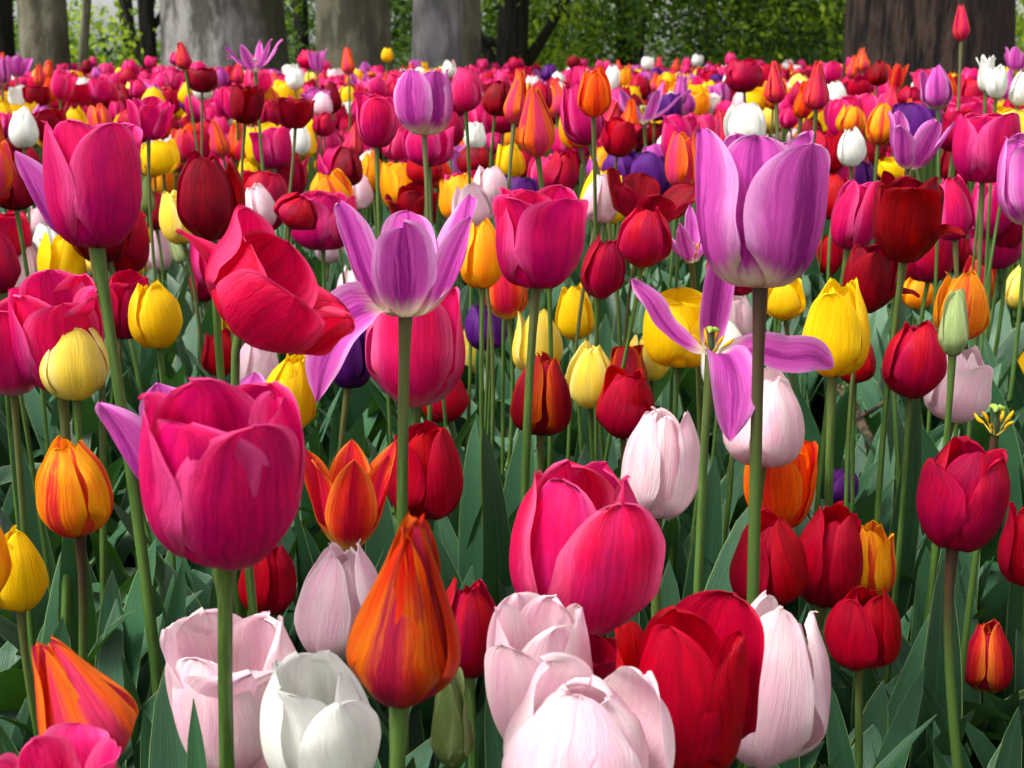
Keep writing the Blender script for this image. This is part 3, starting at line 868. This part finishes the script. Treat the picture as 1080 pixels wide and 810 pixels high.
for line in DATA.strip().splitlines():
    f = [p.strip() for p in line.split('|')]
    a = f[0].split()
    box = tuple(float(q) for q in a[:4])
    seed += 1
    bw, bh = box[2] - box[0], box[3] - box[1]
    if bw * bh < 420 and len(f) < 3:            # among the smallest in view: part of the far rows
        frm = a[5] if a[5] in ('egg', 'cup', 'fat', 'lily') else 'cup'
        dd = F * math.sqrt(REAL[frm][0] / bw * REAL[frm][1] / bh)
        SMALL.append((box, a[4], frm, dd, 0)); HEADS.append(box + (dd,)); continue
    rec = make_tulip(box, a[4], a[5], parse_opts(f[1]) if len(f) > 1 else {}, seed, detail=bw >= 20)
    rec['label'] = f[2] if len(f) > 2 and f[2] else None
    rec['handle'] = f[3] if len(f) > 3 and f[3] else None
N_HAND = len(TULIPS); N_HEADS = len(HEADS)
print('hand placed tulips', N_HAND)

# ------------------------------------------------------------------ more tulips standing in the gaps
MIXV = ['mag', 'hot', 'pink', 'mag', 'lil', 'pink', 'crim', 'drd', 'mag', 'mag', 'pink', 'red', 'red', 'drd', 'drd', 'crim', 'crim', 'lil', 'yel', 'yel', 'yel', 'pyel', 'wht', 'wht', 'blush', 'flame', 'org', 'coral', 'cpink', 'apr', 'prp', 'mag', 'crim']
MIXF = ['egg', 'egg', 'egg', 'cup', 'cup', 'fat']
def gap_share(box, d):
    """how much of BOX is left uncovered by nearer heads, and whether it would cover a head farther away"""
    x0, y0, x1, y1 = box
    gx, gy = np.meshgrid(np.linspace(x0, x1, 6), np.linspace(y0, y1, 6))
    cov = np.zeros(gx.shape, bool); over = np.zeros(gx.shape, bool)
    H = np.array(HEADS)
    H = H[(H[:, 0] < x1) & (H[:, 2] > x0) & (H[:, 1] < y1) & (H[:, 3] > y0)]
    m = (gx[..., None] > H[:, 0]) & (gx[..., None] < H[:, 2]) & (gy[..., None] > H[:, 1]) & (gy[..., None] < H[:, 3])
    cov = (m & (H[:, 4] < d)).any(-1)
    over = (m & (H[:, 4] >= d)).any(-1) & ~cov
    return 1 - cov.mean(), over.mean()
rng = np.random.RandomState(5)
fill = []
for i in range(26000):
    d = 1.6 + 2.9 * rng.rand() ** .8
    x = rng.uniform(-.40, .40) * d
    z = rng.uniform(.43, .60)
    var = MIXV[rng.randint(len(MIXV))]; form = MIXF[rng.randint(len(MIXF))]
    if d < 2.1 and var in ('lil', 'prp', 'wht', 'blush'): var = 'crim'
    if var in ('coral', 'cpink'): form = 'lily'
    Wr, Hr = REAL[form]
    Y = d
    px, py, _ = project(np.array([[x, Y, z + float(ground_z(x, Y))]]))
    w, h = Wr * F / d * rng.uniform(.95, 1.3), Hr * F / d * rng.uniform(.9, 1.15)
    box = (px[0] - w / 2, py[0] - h / 2, px[0] + w / 2, py[0] + h / 2)
    if box[1] < 84 or box[3] > 345: continue
    g, o = gap_share(box, d)
    if g > .20 and o < .20:
        inside = box[2] > 5 and box[0] < 1075
        rec_f = (box, var, form, d, g * w * h * (1 if inside else .01))
        fill.append(rec_f)
        HEADS.append(box + (d,))
    if len(fill) > 800: break
HEADS = HEADS[:N_HEADS]
fill.sort(key=lambda q: -q[4])
N_IND = max(0, 300 - N_HAND)
FILL_MASS = fill[N_IND:] + SMALL
for (box, var, form, d, _) in fill[:N_IND]:
    seed += 1
    rec = make_tulip(box, var, form, {'d': d}, seed, detail=(box[2] - box[0]) >= 26)
    rec['label'] = rec['handle'] = None
print('fill', len(fill), 'individual', N_IND)
for rec in TULIPS: add_leaves(rec)

# broad leaves that show clearly in the photograph: tip pixel, depth, sideways run from foot to tip, half width
for hi, (px, py, d, dx, W, fo) in enumerate([(1003, 588, .93, .03, .019, .3), (968, 700, .88, .06, .013, .4), (163, 566, .98, .05, .021, .35), (120, 600, 1.02, -.02, .019, .3), (196, 590, .98, .08, .013, .4),
                           (213, 736, .63, -.005, .011, .5), (24, 618, .76, .02, .011, .5), (1064, 336, 1.5, .02, .034, .25), (603, 292, 1.25, .0, .019, .3), (512, 448, 1.12, .01, .019, .3), (498, 440, 1.16, -.03, .017, .3),
                           (922, 388, 1.3, -.06, .019, .4), (965, 392, 1.12, .07, .021, .3), (560, 440, 1.2, .03, .022, .3), (505, 722, .68, -.02, .012, .4), (880, 706, .84, -.05, .012, .4), (746, 480, 1.1, .04, .019, .3),
                           (836, 660, .86, .03, .018, .3), (1040, 560, 1.0, -.08, .02, .3), (390, 480, 1.1, -.03, .019, .3), (230, 600, 1.0, .03, .02, .3), (335, 600, .98, -.03, .017, .4), (60, 650, .95, .06, .02, .3), (660, 600, 1.0, .05, .02, .3), (930, 560, 1.0, .02, .02, .3),
                           (395, 470, 1.15, .04, .02, .3), (640, 330, 1.5, .04, .022, .3), (215, 300, 1.6, -.04, .02, .3), (570, 560, 1.0, -.04, .02, .3), (700, 590, .98, -.04, .018, .35), (1030, 470, 1.15, .03, .02, .35)]):
    tip = at(px, py, d)
    foot = np.array([tip[0] - dx, tip[1] + .01, 0.0])
    rec = min(TULIPS, key=lambda r: np.linalg.norm(r['O'][:2] - foot[:2]))
    foot = foot * .85 + rec['O'] * .15; foot[2] = rec['O'][2]
    T = tip - foot
    for att in range(8):
        rg = np.random.RandomState(int(px * 7 + py) + att)
        V, Fc, uv = leaf_geo(1.0, W / max(.2, np.linalg.norm(T)), 0, .02, .32 + rg.uniform(0, .25), rg, 22, 9, fold=fo)
        # stand the leaf up, turn its face, then lay it along the line from foot to tip
        tipl = V.reshape(22, 9, 3)[-1, 4]
        a = -math.atan2(-tipl[1], tipl[2])
        V = V @ np.array([[1, 0, 0], [0, cos(a), -sin(a)], [0, sin(a), cos(a)]]).T
        zv = T / np.linalg.norm(T); tz = rg.uniform(-.7, .7)
        xv = np.cross([sin(tz), -cos(tz), 0], zv); xv /= np.linalg.norm(xv); yv = np.cross(zv, xv)
        L = np.linalg.norm(T) / np.linalg.norm(tipl)
        V = (V[:, 0:1] * xv + V[:, 1:2] * yv + V[:, 2:3] * zv) * L + foot - rec['O']
        if hi == 5 or leaf_clear(V, rec['O']): break
    else:
        continue
    link_mesh('leaf', V, Fc, uv, M['leaf'], rec['root'])

# labels that single out
LAND = [(r['box'], r['handle']) for r in TULIPS if r['handle']]
LAND += [((882, 0, 1066, 80), 'the furrowed dark trunk'), ((172, 0, 305, 80), 'the broad grey trunk')]
def direction(b, a):
    cx, cy = (b[0] + b[2]) / 2 - (a[0] + a[2]) / 2, (b[1] + b[3]) / 2 - (a[1] + a[3]) / 2
    ang = math.degrees(math.atan2(-cy, cx)) % 360
    return ['right of', 'up and right of', 'above', 'up and left of', 'left of', 'down and left of', 'below', 'down and right of'][int((ang + 22.5) // 45) % 8]
groups = {}
for r in TULIPS:
    if r['label']: continue
    b = r['box']
    c = ((b[0] + b[2]) / 2, (b[1] + b[3]) / 2)
    best = min(LAND, key=lambda L: math.hypot(c[0] - (L[0][0] + L[0][2]) / 2, c[1] - (L[0][1] + L[0][3]) / 2))
    r['key'] = (COLW[r['var']], FORMW[r['form']], direction(b, best[0]), best[1])
    r['dist'] = math.hypot(c[0] - (best[0][0] + best[0][2]) / 2, c[1] - (best[0][1] + best[0][3]) / 2)
    groups.setdefault(r['key'], []).append(r)
ORD = ['nearest', 'second nearest', 'third nearest', 'fourth nearest', 'fifth nearest', 'sixth nearest', 'seventh nearest', 'eighth nearest']
for key, rs in groups.items():
    rs.sort(key=lambda r: r['dist'])
    for i, r in enumerate(rs):
        col, fw, dr, hd = key
        noun = 'bud' if fw == 'bud' else fw + ' tulip'
        r['label'] = ('%s %s %s %s' % (col, noun, dr, hd)) if len(rs) == 1 else ('%s of the %s %s %s %s' % (ORD[min(i, 7)], col, noun + 's', dr, hd))
        w = r['label'].split()
        if len(w) > 16: r['label'] = ' '.join(w[:16])
for r in TULIPS:
    tag(r['root'], r['label'], 'tulip', 'mixed tulips growing in the flower bed')

# ------------------------------------------------------------------ the far part of the bed: one object, more tulips than one can count
def mass_tulips():
    rng = np.random.RandomState(21)
    HA = np.array(HEADS)
    protos = {}
    for form in ('egg', 'cup', 'fat', 'lily'):
        protos[form] = []
        for q in range(4):
            ps, _ = head_petals(form, np.random.RandomState(300 + q), (7, 5), q * .5)
            protos[form].append(merge(ps))
    items = []
    for (box, var, form, d, _) in FILL_MASS:
        P = at((box[0] + box[2]) / 2, box[3], d)
        items.append((P[0], P[1], P[2], var, form, (box[3] - box[1]) * d / F))
    step = .10
    y = 3.3
    while y < 12.5:
        n = int(2 * (.55 * y + 1.2) / step)
        for k in range(n):
            x = -(.55 * y + 1.2) + k * step + rng.uniform(-.05, .05)
            yy = y + rng.uniform(-.05, .05)
            if rng.rand() < .12: continue
            if tree_near(x, yy): continue
            if yy > 8.2 and not (.05 < x / yy < .40 or rng.rand() < .3): continue
            cl = int((sin(x * 2.1 + yy * 1.3) + sin(x * .9 - yy * 2.3) + 2) * 6.9) % len(MIXV)
            var = MIXV[cl if rng.rand() < .35 else rng.randint(len(MIXV))]; form = MIXF[rng.randint(len(MIXF))]
            if (yy > 8 and rng.rand() < .6) or (yy > 6 and rng.rand() < .3): var = ['coral', 'cpink', 'mag', 'lil', 'wht', 'pink', 'crim'][rng.randint(7)]
            if var in ('coral', 'cpink', 'org'): form = 'lily'
            gz = float(ground_z(x, yy))
            z = gz + rng.uniform(.40, .55) - .03 + (rng.uniform(0, .10) if yy > 5 and rng.rand() < .16 else 0)
            h = rng.uniform(.066, .092)
            hx, hy, hz = project(np.array([[x, yy, z + .03]]))
            w2 = .026 * F / hz[0]
            cover = bool(((hx[0] > HA[:, 0]) & (hx[0] < HA[:, 2]) & (hy[0] > HA[:, 1]) & (hy[0] < HA[:, 3]) & (HA[:, 4] > hz[0])).any())
            if cover: continue
            items.append((x, yy, z, var, form, h))
        y += step
    # sides and the strip beside the camera, seen only from another position
    for k in range(760):
        x = rng.uniform(.3, 1.9) * rng.choice([-1, 1]); yy = rng.uniform(-.2, 3.3)
        if abs(x) < .40 * yy + .16: continue
        if rng.rand() < .2: continue
        items.append((x, yy, rng.uniform(.34, .52), MIXV[rng.randint(len(MIXV))], MIXF[rng.randint(len(MIXF))], rng.uniform(.06, .075)))
    names = sorted(set(i[3] for i in items))
    Vs, Fs, Us, Ms, off = [], [], [], [], 0
    for (x, y, z, var, form, h) in items:
        V, Fc, uv = protos[form][rng.randint(4)]
        a = rng.uniform(0, 2 * pi); ca, sa = cos(a), sin(a)
        V = V @ np.array([[ca, sa, 0], [-sa, ca, 0], [0, 0, 1]])
        V = V @ rot(rng.uniform(-9, 9), rng.uniform(-9, 9)).T * h * np.array([rng.uniform(.85, 1.1)] * 2 + [1]) + np.array([x, y, z])
        Vs.append(V); Fs.append(Fc + off); Us.append(uv); Ms.append(np.full(len(Fc), names.index(var))); off += len(V)
        gz = float(ground_z(x, y))
        V, Fc, uv = tube(np.array([[x + rng.uniform(-.02, .02), y, gz], [x, y, (gz + z) / 2], [x, y, z + .002]]), .003, 5)
        Vs.append(V); Fs.append(Fc + off); Us.append(uv); Ms.append(np.full(len(Fc), len(names))); off += len(V)
    o = link_mesh('distant_tulips', np.concatenate(Vs), np.concatenate(Fs), np.concatenate(Us), [M[n] for n in names] + [M['stem']])
    o.data.polygons.foreach_set('material_index', np.concatenate(Ms).astype(np.int32))
    tag(o, 'far rows of small mixed tulips crowding together towards the trees', 'tulips', None, 'stuff')
    print('mass', len(items))

# ------------------------------------------------------------------ trees
def bark_material(name, dark, light, moss, kind):
    t = NT(name)
    co = t.n.new('ShaderNodeTexCoord').outputs['Object']
    sp = t.n.new('ShaderNodeSeparateXYZ'); t.l.new(co, sp.inputs[0])
    if kind == 'furrow':
        vec = t.comb(t.math('MULTIPLY', sp.outputs[0], 22.0), t.math('MULTIPLY', sp.outputs[1], 22.0), t.math('MULTIPLY', sp.outputs[2], 3.0))
        n1 = t.noise(vec, 1.0, 6, .65)
        bs, bd = 1.0, .09
    else:
        vec = t.comb(t.math('MULTIPLY', sp.outputs[0], 7.0), t.math('MULTIPLY', sp.outputs[1], 7.0), t.math('MULTIPLY', sp.outputs[2], 2.4))
        n1 = t.noise(vec, 1.0, 6, .6)
        bs, bd = .9, .05
    n2 = t.noise(co, 1.7, 4, .6)
    c = t.mix(t.smooth(n1, .40, .60), lin(dark), lin(light))
    c = t.mix(t.math('MULTIPLY', t.smooth(t.noise(co, 5.0, 5, .7), .5, .7), .45), c, lin(dark))
    g = t.math('ADD', t.math('MULTIPLY', sp.outputs[0], .9), n2)
    c = t.mix(t.math('MULTIPLY', t.smooth(g, .45, .85), .85), c, lin(moss))
    return t.surface(c, .85, .2, n1, bs, bd)
BK = dict(grey=bark_material('grey_beech_bark', (58, 57, 52), (124, 122, 118), (44, 46, 22), 'smooth'),
          olive=bark_material('olive_beech_bark', (70, 68, 54), (104, 102, 84), (62, 62, 36), 'smooth'),
          pale=bark_material('pale_beech_bark', (92, 90, 90), (134, 132, 132), (96, 94, 78), 'smooth'),
          furrow=bark_material('furrowed_bark', (8, 5, 4), (62, 48, 40), (36, 28, 20), 'furrow'),
          dark=bark_material('dark_bark', (18, 16, 12), (46, 42, 32), (34, 38, 18), 'furrow'))
t = NT('woodland_leaf')
tn = t.attr('tint')
c = t.mix(t.smooth(tn, 0.0, .5), lin((34, 58, 14)), lin((84, 122, 22)))
c = t.mix(t.smooth(tn, .5, 1.0), c, lin((160, 184, 40)))
M['wleaf'] = t.surface(c, .55, .3, None, 0, 0, .45, c)

TREES = []   # x, y, radius
def tree_near(x, y):
    return any((x - a) ** 2 + (y - b) ** 2 < (r * 1.35) ** 2 for a, b, r in TREES)
def leaf_cloud(centres, rng, per, size, tint):
    """leaf-sized folded quads through the volume round CENTRES (n,4: x y z radius)"""
    P, Tn = [], []
    for (x, y, z, r) in centres:
        n = max(3, int(per * r ** 1.6))
        q = rng.normal(size=(n, 3)) * r * .5 * np.array([1, 1, .6]) + np.array([x, y, z])
        P.append(q); Tn.append(np.clip(tint + rng.normal(size=n) * .2 + rng.uniform(-.15, .15), 0, 1))
    P = np.concatenate(P); Tn = np.concatenate(Tn); n = len(P)
    a = rng.normal(size=(n, 3)); a /= np.linalg.norm(a, axis=1)[:, None]
    b = rng.normal(size=(n, 3)); b -= (a * b).sum(1)[:, None] * a; b /= np.linalg.norm(b, axis=1)[:, None]
    c = np.cross(a, b)
    s = size * rng.uniform(.6, 1.3, n)[:, None]
    V = np.stack([P - a * s, P + b * s * .5 + c * s * .12, P + a * s, P - b * s * .5 + c * s * .12], 1).reshape(-1, 3)
    return V, np.arange(4 * n).reshape(-1, 4), np.repeat(Tn, 4)
def clump_tree(cx, dist, rad_px, bark, label, height=9.0, flare=.35, lean=0.0, crown_seed=1, fork=None, cname='tree', tint=.5):
    x = (cx - CX) / F * dist * .978; y = dist
    r = rad_px / F * dist * .978
    TREES.append((x, y, r * 1.2))
    gz = float(ground_z(x, y))
    root = empty(cname, (x, y, gz))
    tag(root, label, 'tree', 'trees behind the flower bed')
    rng = np.random.RandomState(crown_seed)
    hs = np.concatenate([np.linspace(-.1, 2.4, 34), np.linspace(2.7, height, 14)])
    nA = 56
    ph = np.linspace(0, 2 * pi, nA, endpoint=False)
    fl = 1 + flare * np.exp(-np.clip(hs, 0, 99) / .42)
    tap = 1 - .55 * np.clip(hs / height, 0, 1)
    k1, k2, k3 = rng.uniform(0, 6, 3)
    lob = 1 + (.05 + .16 * flare * np.exp(-np.clip(hs, 0, 9) / .6))[:, None] * np.sin(5 * ph[None, :] + k1) + .03 * np.sin(3 * ph[None, :] + k2 + hs[:, None]) + .012 * np.sin(11 * ph[None, :] + k3 + 2 * hs[:, None])
    rr = r * (fl * tap)[:, None] * lob
    cxs = lean * hs + .03 * np.sin(hs * .8 + k1)
    X = cxs[:, None] + rr * np.cos(ph); Y = rr * np.sin(ph) + .02 * np.sin(hs + k2)[:, None]; Z = hs[:, None] + 0 * X
    V = np.stack([X, Y, Z], -1).reshape(-1, 3)
    uv = np.zeros((len(V), 2))
    link_mesh('trunk', V, grid_faces(len(hs), nA, wrap=True), uv, BK[bark], root)
    # limbs and crown above
    cen = []
    top = np.array([lean * height, 0, height])
    for k in range(7):
        z0 = height * rng.uniform(.45, .98); a = rng.uniform(0, 2 * pi); ln = rng.uniform(1.6, 3.2)
        p0 = np.array([lean * z0, 0, z0])
        p = [p0, p0 + np.array([cos(a) * ln * .4, sin(a) * ln * .4, ln * .3]), p0 + np.array([cos(a) * ln, sin(a) * ln, ln * .75])]
        Vt, Ft, ut = tube(catmull(p, 8), np.linspace(max(.05, r * .34), .02, 8), 8)
        link_mesh('limb', Vt, Ft, ut, BK[bark], root)
        for t_ in (.5, .75, 1.0, 1.15):
            q = catmull(p, 8)[min(7, int(t_ * 7))] + rng.uniform(-.5, .5, 3)
            cen.append((q[0], q[1], q[2], rng.uniform(.7, 1.3)))
    if fork:
        for (z0, a, ln, up, rf) in fork:
            p0 = np.array([lean * z0, 0, z0])
            p = [p0, p0 + np.array([a * ln * .4, .05, up * .35]), p0 + np.array([a * ln, .1, up])]
            Vt, Ft, ut = tube(catmull(p, 12), np.linspace(r * rf, r * rf * .5, 12), 10)
            link_mesh('branch', Vt, Ft, ut, BK[bark], root)
    V, Fc, tn = leaf_cloud(cen, rng, 70, .09, tint)
    link_mesh('crown', V, Fc, None, M['wleaf'], root, smooth=False, col=tn)
    return root

clump_tree(974, 7.2, 88, 'furrow', 'massive dark tree trunk with furrowed bark behind the lone tall tulip', 11, .10, 0, 1)
clump_tree(238, 9.2, 63, 'grey', 'broad smooth grey tree trunk flaring at its foot, green on one side', 12, .28, 0, 2)
clump_tree(379, 10.4, 39, 'olive', 'olive grey tree trunk between the broad grey one and the pale one', 11, .14, 0, 3)
clump_tree(462, 11.2, 27, 'pale', 'pale grey slender tree trunk behind the high lilac cup', 11, .06, 0, 4)
clump_tree(488, 12.4, 16, 'olive', 'narrow olive trunk pressed close behind the pale grey one', 11, .06, 0, 5)
clump_tree(50, 10.0, 26, 'olive', 'brownish grey tree trunk near the left edge behind lilac tulips', 10, .12, 0, 6)
clump_tree(2, 12.0, 13, 'dark', 'narrow dark tree trunk right at the left edge', 10, .06, 0, 7)
clump_tree(540, 15.0, 17, 'dark', 'dark forked tree with branches spreading among yellow green leaves', 8, .15, .02, 8, fork=((.35, -1, .5, .9, .5), (.5, 1, .6, .9, .5), (.8, -1, 1.2, .5, .3)))
clump_tree(158, 14.0, 9, 'dark', 'thin black tree trunk left of the broad grey trunk', 8, .1, -.02, 9, fork=((.5, -1, .3, 1.0, .6), (.9, 1, .5, .8, .5)))
clump_tree(145, 17.0, 8, 'dark', 'thinner black tree trunk leaning beside another black one', 8, .1, -.06, 10, fork=((.6, 1, .3, 1.0, .6),))
clump_tree(655, 18.0, 9, 'dark', 'slim dark trunk in the bright gap behind the small white tulip', 8, .1, .0, 11, fork=((.8, 1, .5, .8, .5),))
clump_tree(668, 21.0, 7, 'dark', 'slimmest dark trunk beside another slim one in the bright gap', 8, .1, .03, 12)
clump_tree(82, 13.0, 5, 'olive', 'young leaning tree with thin mossy trunk left of the bright leaves', 6, .1, .12, 13)
clump_tree(322, 16.0, 8, 'dark', 'dark trunk in the narrow gap between broad grey and olive trunks', 8, .1, .0, 14)
clump_tree(590, 20.0, 6, 'dark', 'thin dark trunk among green leaves right of the forked tree', 8, .1, .04, 25)
clump_tree(622, 23.0, 5, 'dark', 'thinnest dark stem in the wood left of the bright gap', 8, .1, -.03, 26)
clump_tree(742, 18.0, 5, 'dark', 'thin dark trunk in the hedge above the ruffled crimson tulip', 8, .1, .05, 27)
clump_tree(795, 21.0, 6, 'dark', 'slender dark trunk leaning in the middle of the dim hedge', 8, .1, -.06, 28)
clump_tree(845, 19.0, 8, 'dark', 'dark trunk in the dim hedge left of the furrowed trunk', 8, .1, .03, 15)
clump_tree(1250, 11.0, 60, 'grey', 'grey trunk standing beyond the right edge', 10, .2, 0, 16)
clump_tree(-170, 11.0, 60, 'grey', 'grey trunk standing beyond the left edge', 10, .2, 0, 17)

# the leafy undergrowth and wood behind the trunks
rng = np.random.RandomState(44)
cen = {0: [], 1: [], 2: []}
def put(px0, px1, d0, d1, z0, z1, n, cls, r0=.25, r1=.6):
    for k in range(n):
        d = rng.uniform(d0, d1); px = rng.uniform(px0, px1)
        cen[cls].append(((px - CX) / F * d, d, rng.uniform(z0, z1), rng.uniform(r0, r1)))
put(60, 175, 13, 22, .3, 2.6, 22, 2); put(60, 175, 14, 20, .2, .9, 16, 1)
put(300, 345, 14, 24, .2, 2.8, 30, 0); put(300, 345, 14, 22, .2, 2.8, 18, 1)
put(412, 445, 14, 22, .2, 2.8, 36, 1); put(412, 445, 16, 24, .2, 2.8, 26, 0)
put(495, 640, 16, 24, .2, 2.8, 120, 1); put(495, 640, 14, 20, .2, 2.6, 60, 2); put(495, 620, 17, 26, .1, 1.2, 70, 0)
put(630, 730, 15, 25, .3, 2.8, 44, 1); put(630, 730, 18, 26, 1.4, 2.8, 18, 0)
put(720, 900, 13, 24, .1, 2.8, 170, 0); put(720, 900, 14, 22, .3, 2.8, 90, 1); put(760, 880, 13, 18, .8, 2.4, 30, 2)
put(1060, 1100, 13, 24, .2, 2.8, 40, 2); put(0, 40, 14, 24, .2, 2.8, 24, 1)
put(-700, 0, 15, 28, .2, 3.2, 160, 1); put(1100, 1800, 15, 28, .2, 3.2, 160, 1)
put(-700, 40, 30, 42, .3, 4.5, 50, 0, .8, 1.6); put(180, 600, 30, 42, .3, 4.5, 40, 0, .8, 1.6); put(780, 1800, 30, 42, .3, 4.5, 60, 0, .8, 1.6); put(60, 180, 30, 42, .3, .9, 12, 0, .5, .8); put(600, 780, 30, 42, .3, .9, 14, 0, .5, .8)
Vs, Fs, Ts, off = [], [], [], 0
for cls, tint in ((0, .12), (1, .38), (2, .80)):
    V, Fc, tn = leaf_cloud(cen[cls], rng, 330, .047, tint)
    Vs.append(V); Fs.append(Fc + off); Ts.append(tn); off += len(V)
o = link_mesh('woodland_foliage', np.concatenate(Vs), np.concatenate(Fs), None, M['wleaf'], smooth=False, col=np.concatenate(Ts))
tag(o, 'yellow green and dark green woodland leaves behind the trunks', 'foliage', None, 'stuff')

mass_tulips()

# ------------------------------------------------------------------ leaves of the bed between the stems
rng = np.random.RandomState(77)
Vs, Fs, Us, off = [], [], [], 0
LT = []
tries = 0; cnt = 0
while cnt < 5600 and tries < 13000:
    tries += 1
    y = .45 + 3.4 * rng.rand() ** .75
    x = rng.uniform(-1, 1) * (.42 * y + .22)
    base = np.array([x, y, float(ground_z(x, y))])
    g = good_leaf(base, rng, rng.uniform(.8, 1.1), y < 2.2, tries=3)
    if g is None: continue
    Vs.append(g[0] + base); Fs.append(g[1] + off); Us.append(g[2]); off += len(g[0]); cnt += 1
    LT.append(np.full(len(g[0]), rng.uniform(-.6, .9)))
for k in range(900):
    y = rng.uniform(-.3, 4); x = rng.choice([-1, 1]) * rng.uniform(.42 * max(y, 0) + .22, 2.2)
    base = np.array([x, y, float(ground_z(x, y))])
    V, Fc, uv = leaf_geo(rng.uniform(.2, .3), rng.uniform(.013, .024), rng.uniform(0, 6.3), .15, rng.uniform(.4, 1.4), rng, 7, 3)
    Vs.append(V + base); Fs.append(Fc + off); Us.append(uv); off += len(V)
    LT.append(np.full(len(V), rng.uniform(-.6, .9)))
o = link_mesh('tulip_foliage', np.concatenate(Vs), np.concatenate(Fs), np.concatenate(Us), M['leaf'], col=np.concatenate(LT))
tag(o, 'dense blue green tulip leaves filling the bed between the stems', 'foliage', None, 'stuff')
print('leaves', cnt, tries)

# ------------------------------------------------------------------ ground
def sheet(name, x0, x1, y0, y1, nx, ny, mat, dz=0.0, bump=0.0):
    X, Y = np.meshgrid(np.linspace(x0, x1, nx), np.linspace(y0, y1, ny))
    Z = ground_z(X, Y) + dz
    if bump: Z = Z + bump * (RNG.rand(*X.shape) - .5)
    V = np.stack([X, Y, Z], -1).reshape(-1, 3)
    o = link_mesh(name, V, grid_faces(ny, nx), None, mat)
    o['kind'] = 'structure'
    return o
t = NT('soil')
co = t.n.new('ShaderNodeTexCoord').outputs['Object']
n1 = t.noise(co, 38.0, 6, .7); n2 = t.noise(co, 5.0, 3)
c = t.mix(t.smooth(n1, .35, .7), lin((26, 20, 14)), lin((62, 50, 36)))
m_soil = t.surface(c, .95, .1, n1, 1.0, .01)
t = NT('lawn')
co = t.n.new('ShaderNodeTexCoord').outputs['Object']
n1 = t.noise(co, 30.0, 5, .7); n2 = t.noise(co, .6, 3)
c = t.mix(t.smooth(n1, .3, .7), lin((34, 56, 16)), lin((84, 110, 34)))
c = t.mix(t.math('MULTIPLY', t.smooth(n2, .4, .65), .5), c, lin((96, 84, 50)))
m_lawn = t.surface(c, .9, .1, n1, .8, .03)
sheet('ground', -300, 300, -40, 600, 61, 257, m_lawn, -.004)
sheet('flower_bed_soil', -9, 9, -1.5, 12.8, 180, 143, m_soil, .006, .012)

# ------------------------------------------------------------------ fallen twig among the leaves
root = empty('fallen_branch', at(925, 480, 1.55))
tag(root, 'dark fallen branch with lichen lying among the leaves beside a violet tulip', 'branch')
t = NT('lichen_bark')
co = t.n.new('ShaderNodeTexCoord').outputs['Object']
n1 = t.noise(co, 90.0, 4, .6); n2 = t.noise(co, 40.0, 3)
c = t.mix(t.smooth(n1, .4, .6), lin((34, 28, 22)), lin((78, 66, 52)))
c = t.mix(t.smooth(n2, .56, .66), c, lin((142, 146, 100)))
m_twig = t.surface(c, .9, .1, n1, 1, .003)
o0 = np.array(root.location)
P = [at(888, 408, 1.62), at(905, 440, 1.58), at(922, 474, 1.55), at(942, 500, 1.5), at(965, 530, 1.46), at(985, 552, 1.42)]
V, Fc, uv = tube(catmull(np.array(P) - o0, 26), np.linspace(.0065, .0045, 26) * (1 + .2 * RNG.rand(26)), 9)
link_mesh('branch', V, Fc, uv, m_twig, root)
for (a, b, c2) in (((905, 440, 1.58), (922, 432, 1.57), (936, 420, 1.58)), ((942, 500, 1.5), (930, 512, 1.5), (924, 530, 1.5))):
    V, Fc, uv = tube(catmull([at(*a) - o0, at(*b) - o0, at(*c2) - o0], 8), np.linspace(.0035, .0015, 8), 6)
    link_mesh('twig', V, Fc, uv, m_twig, root)
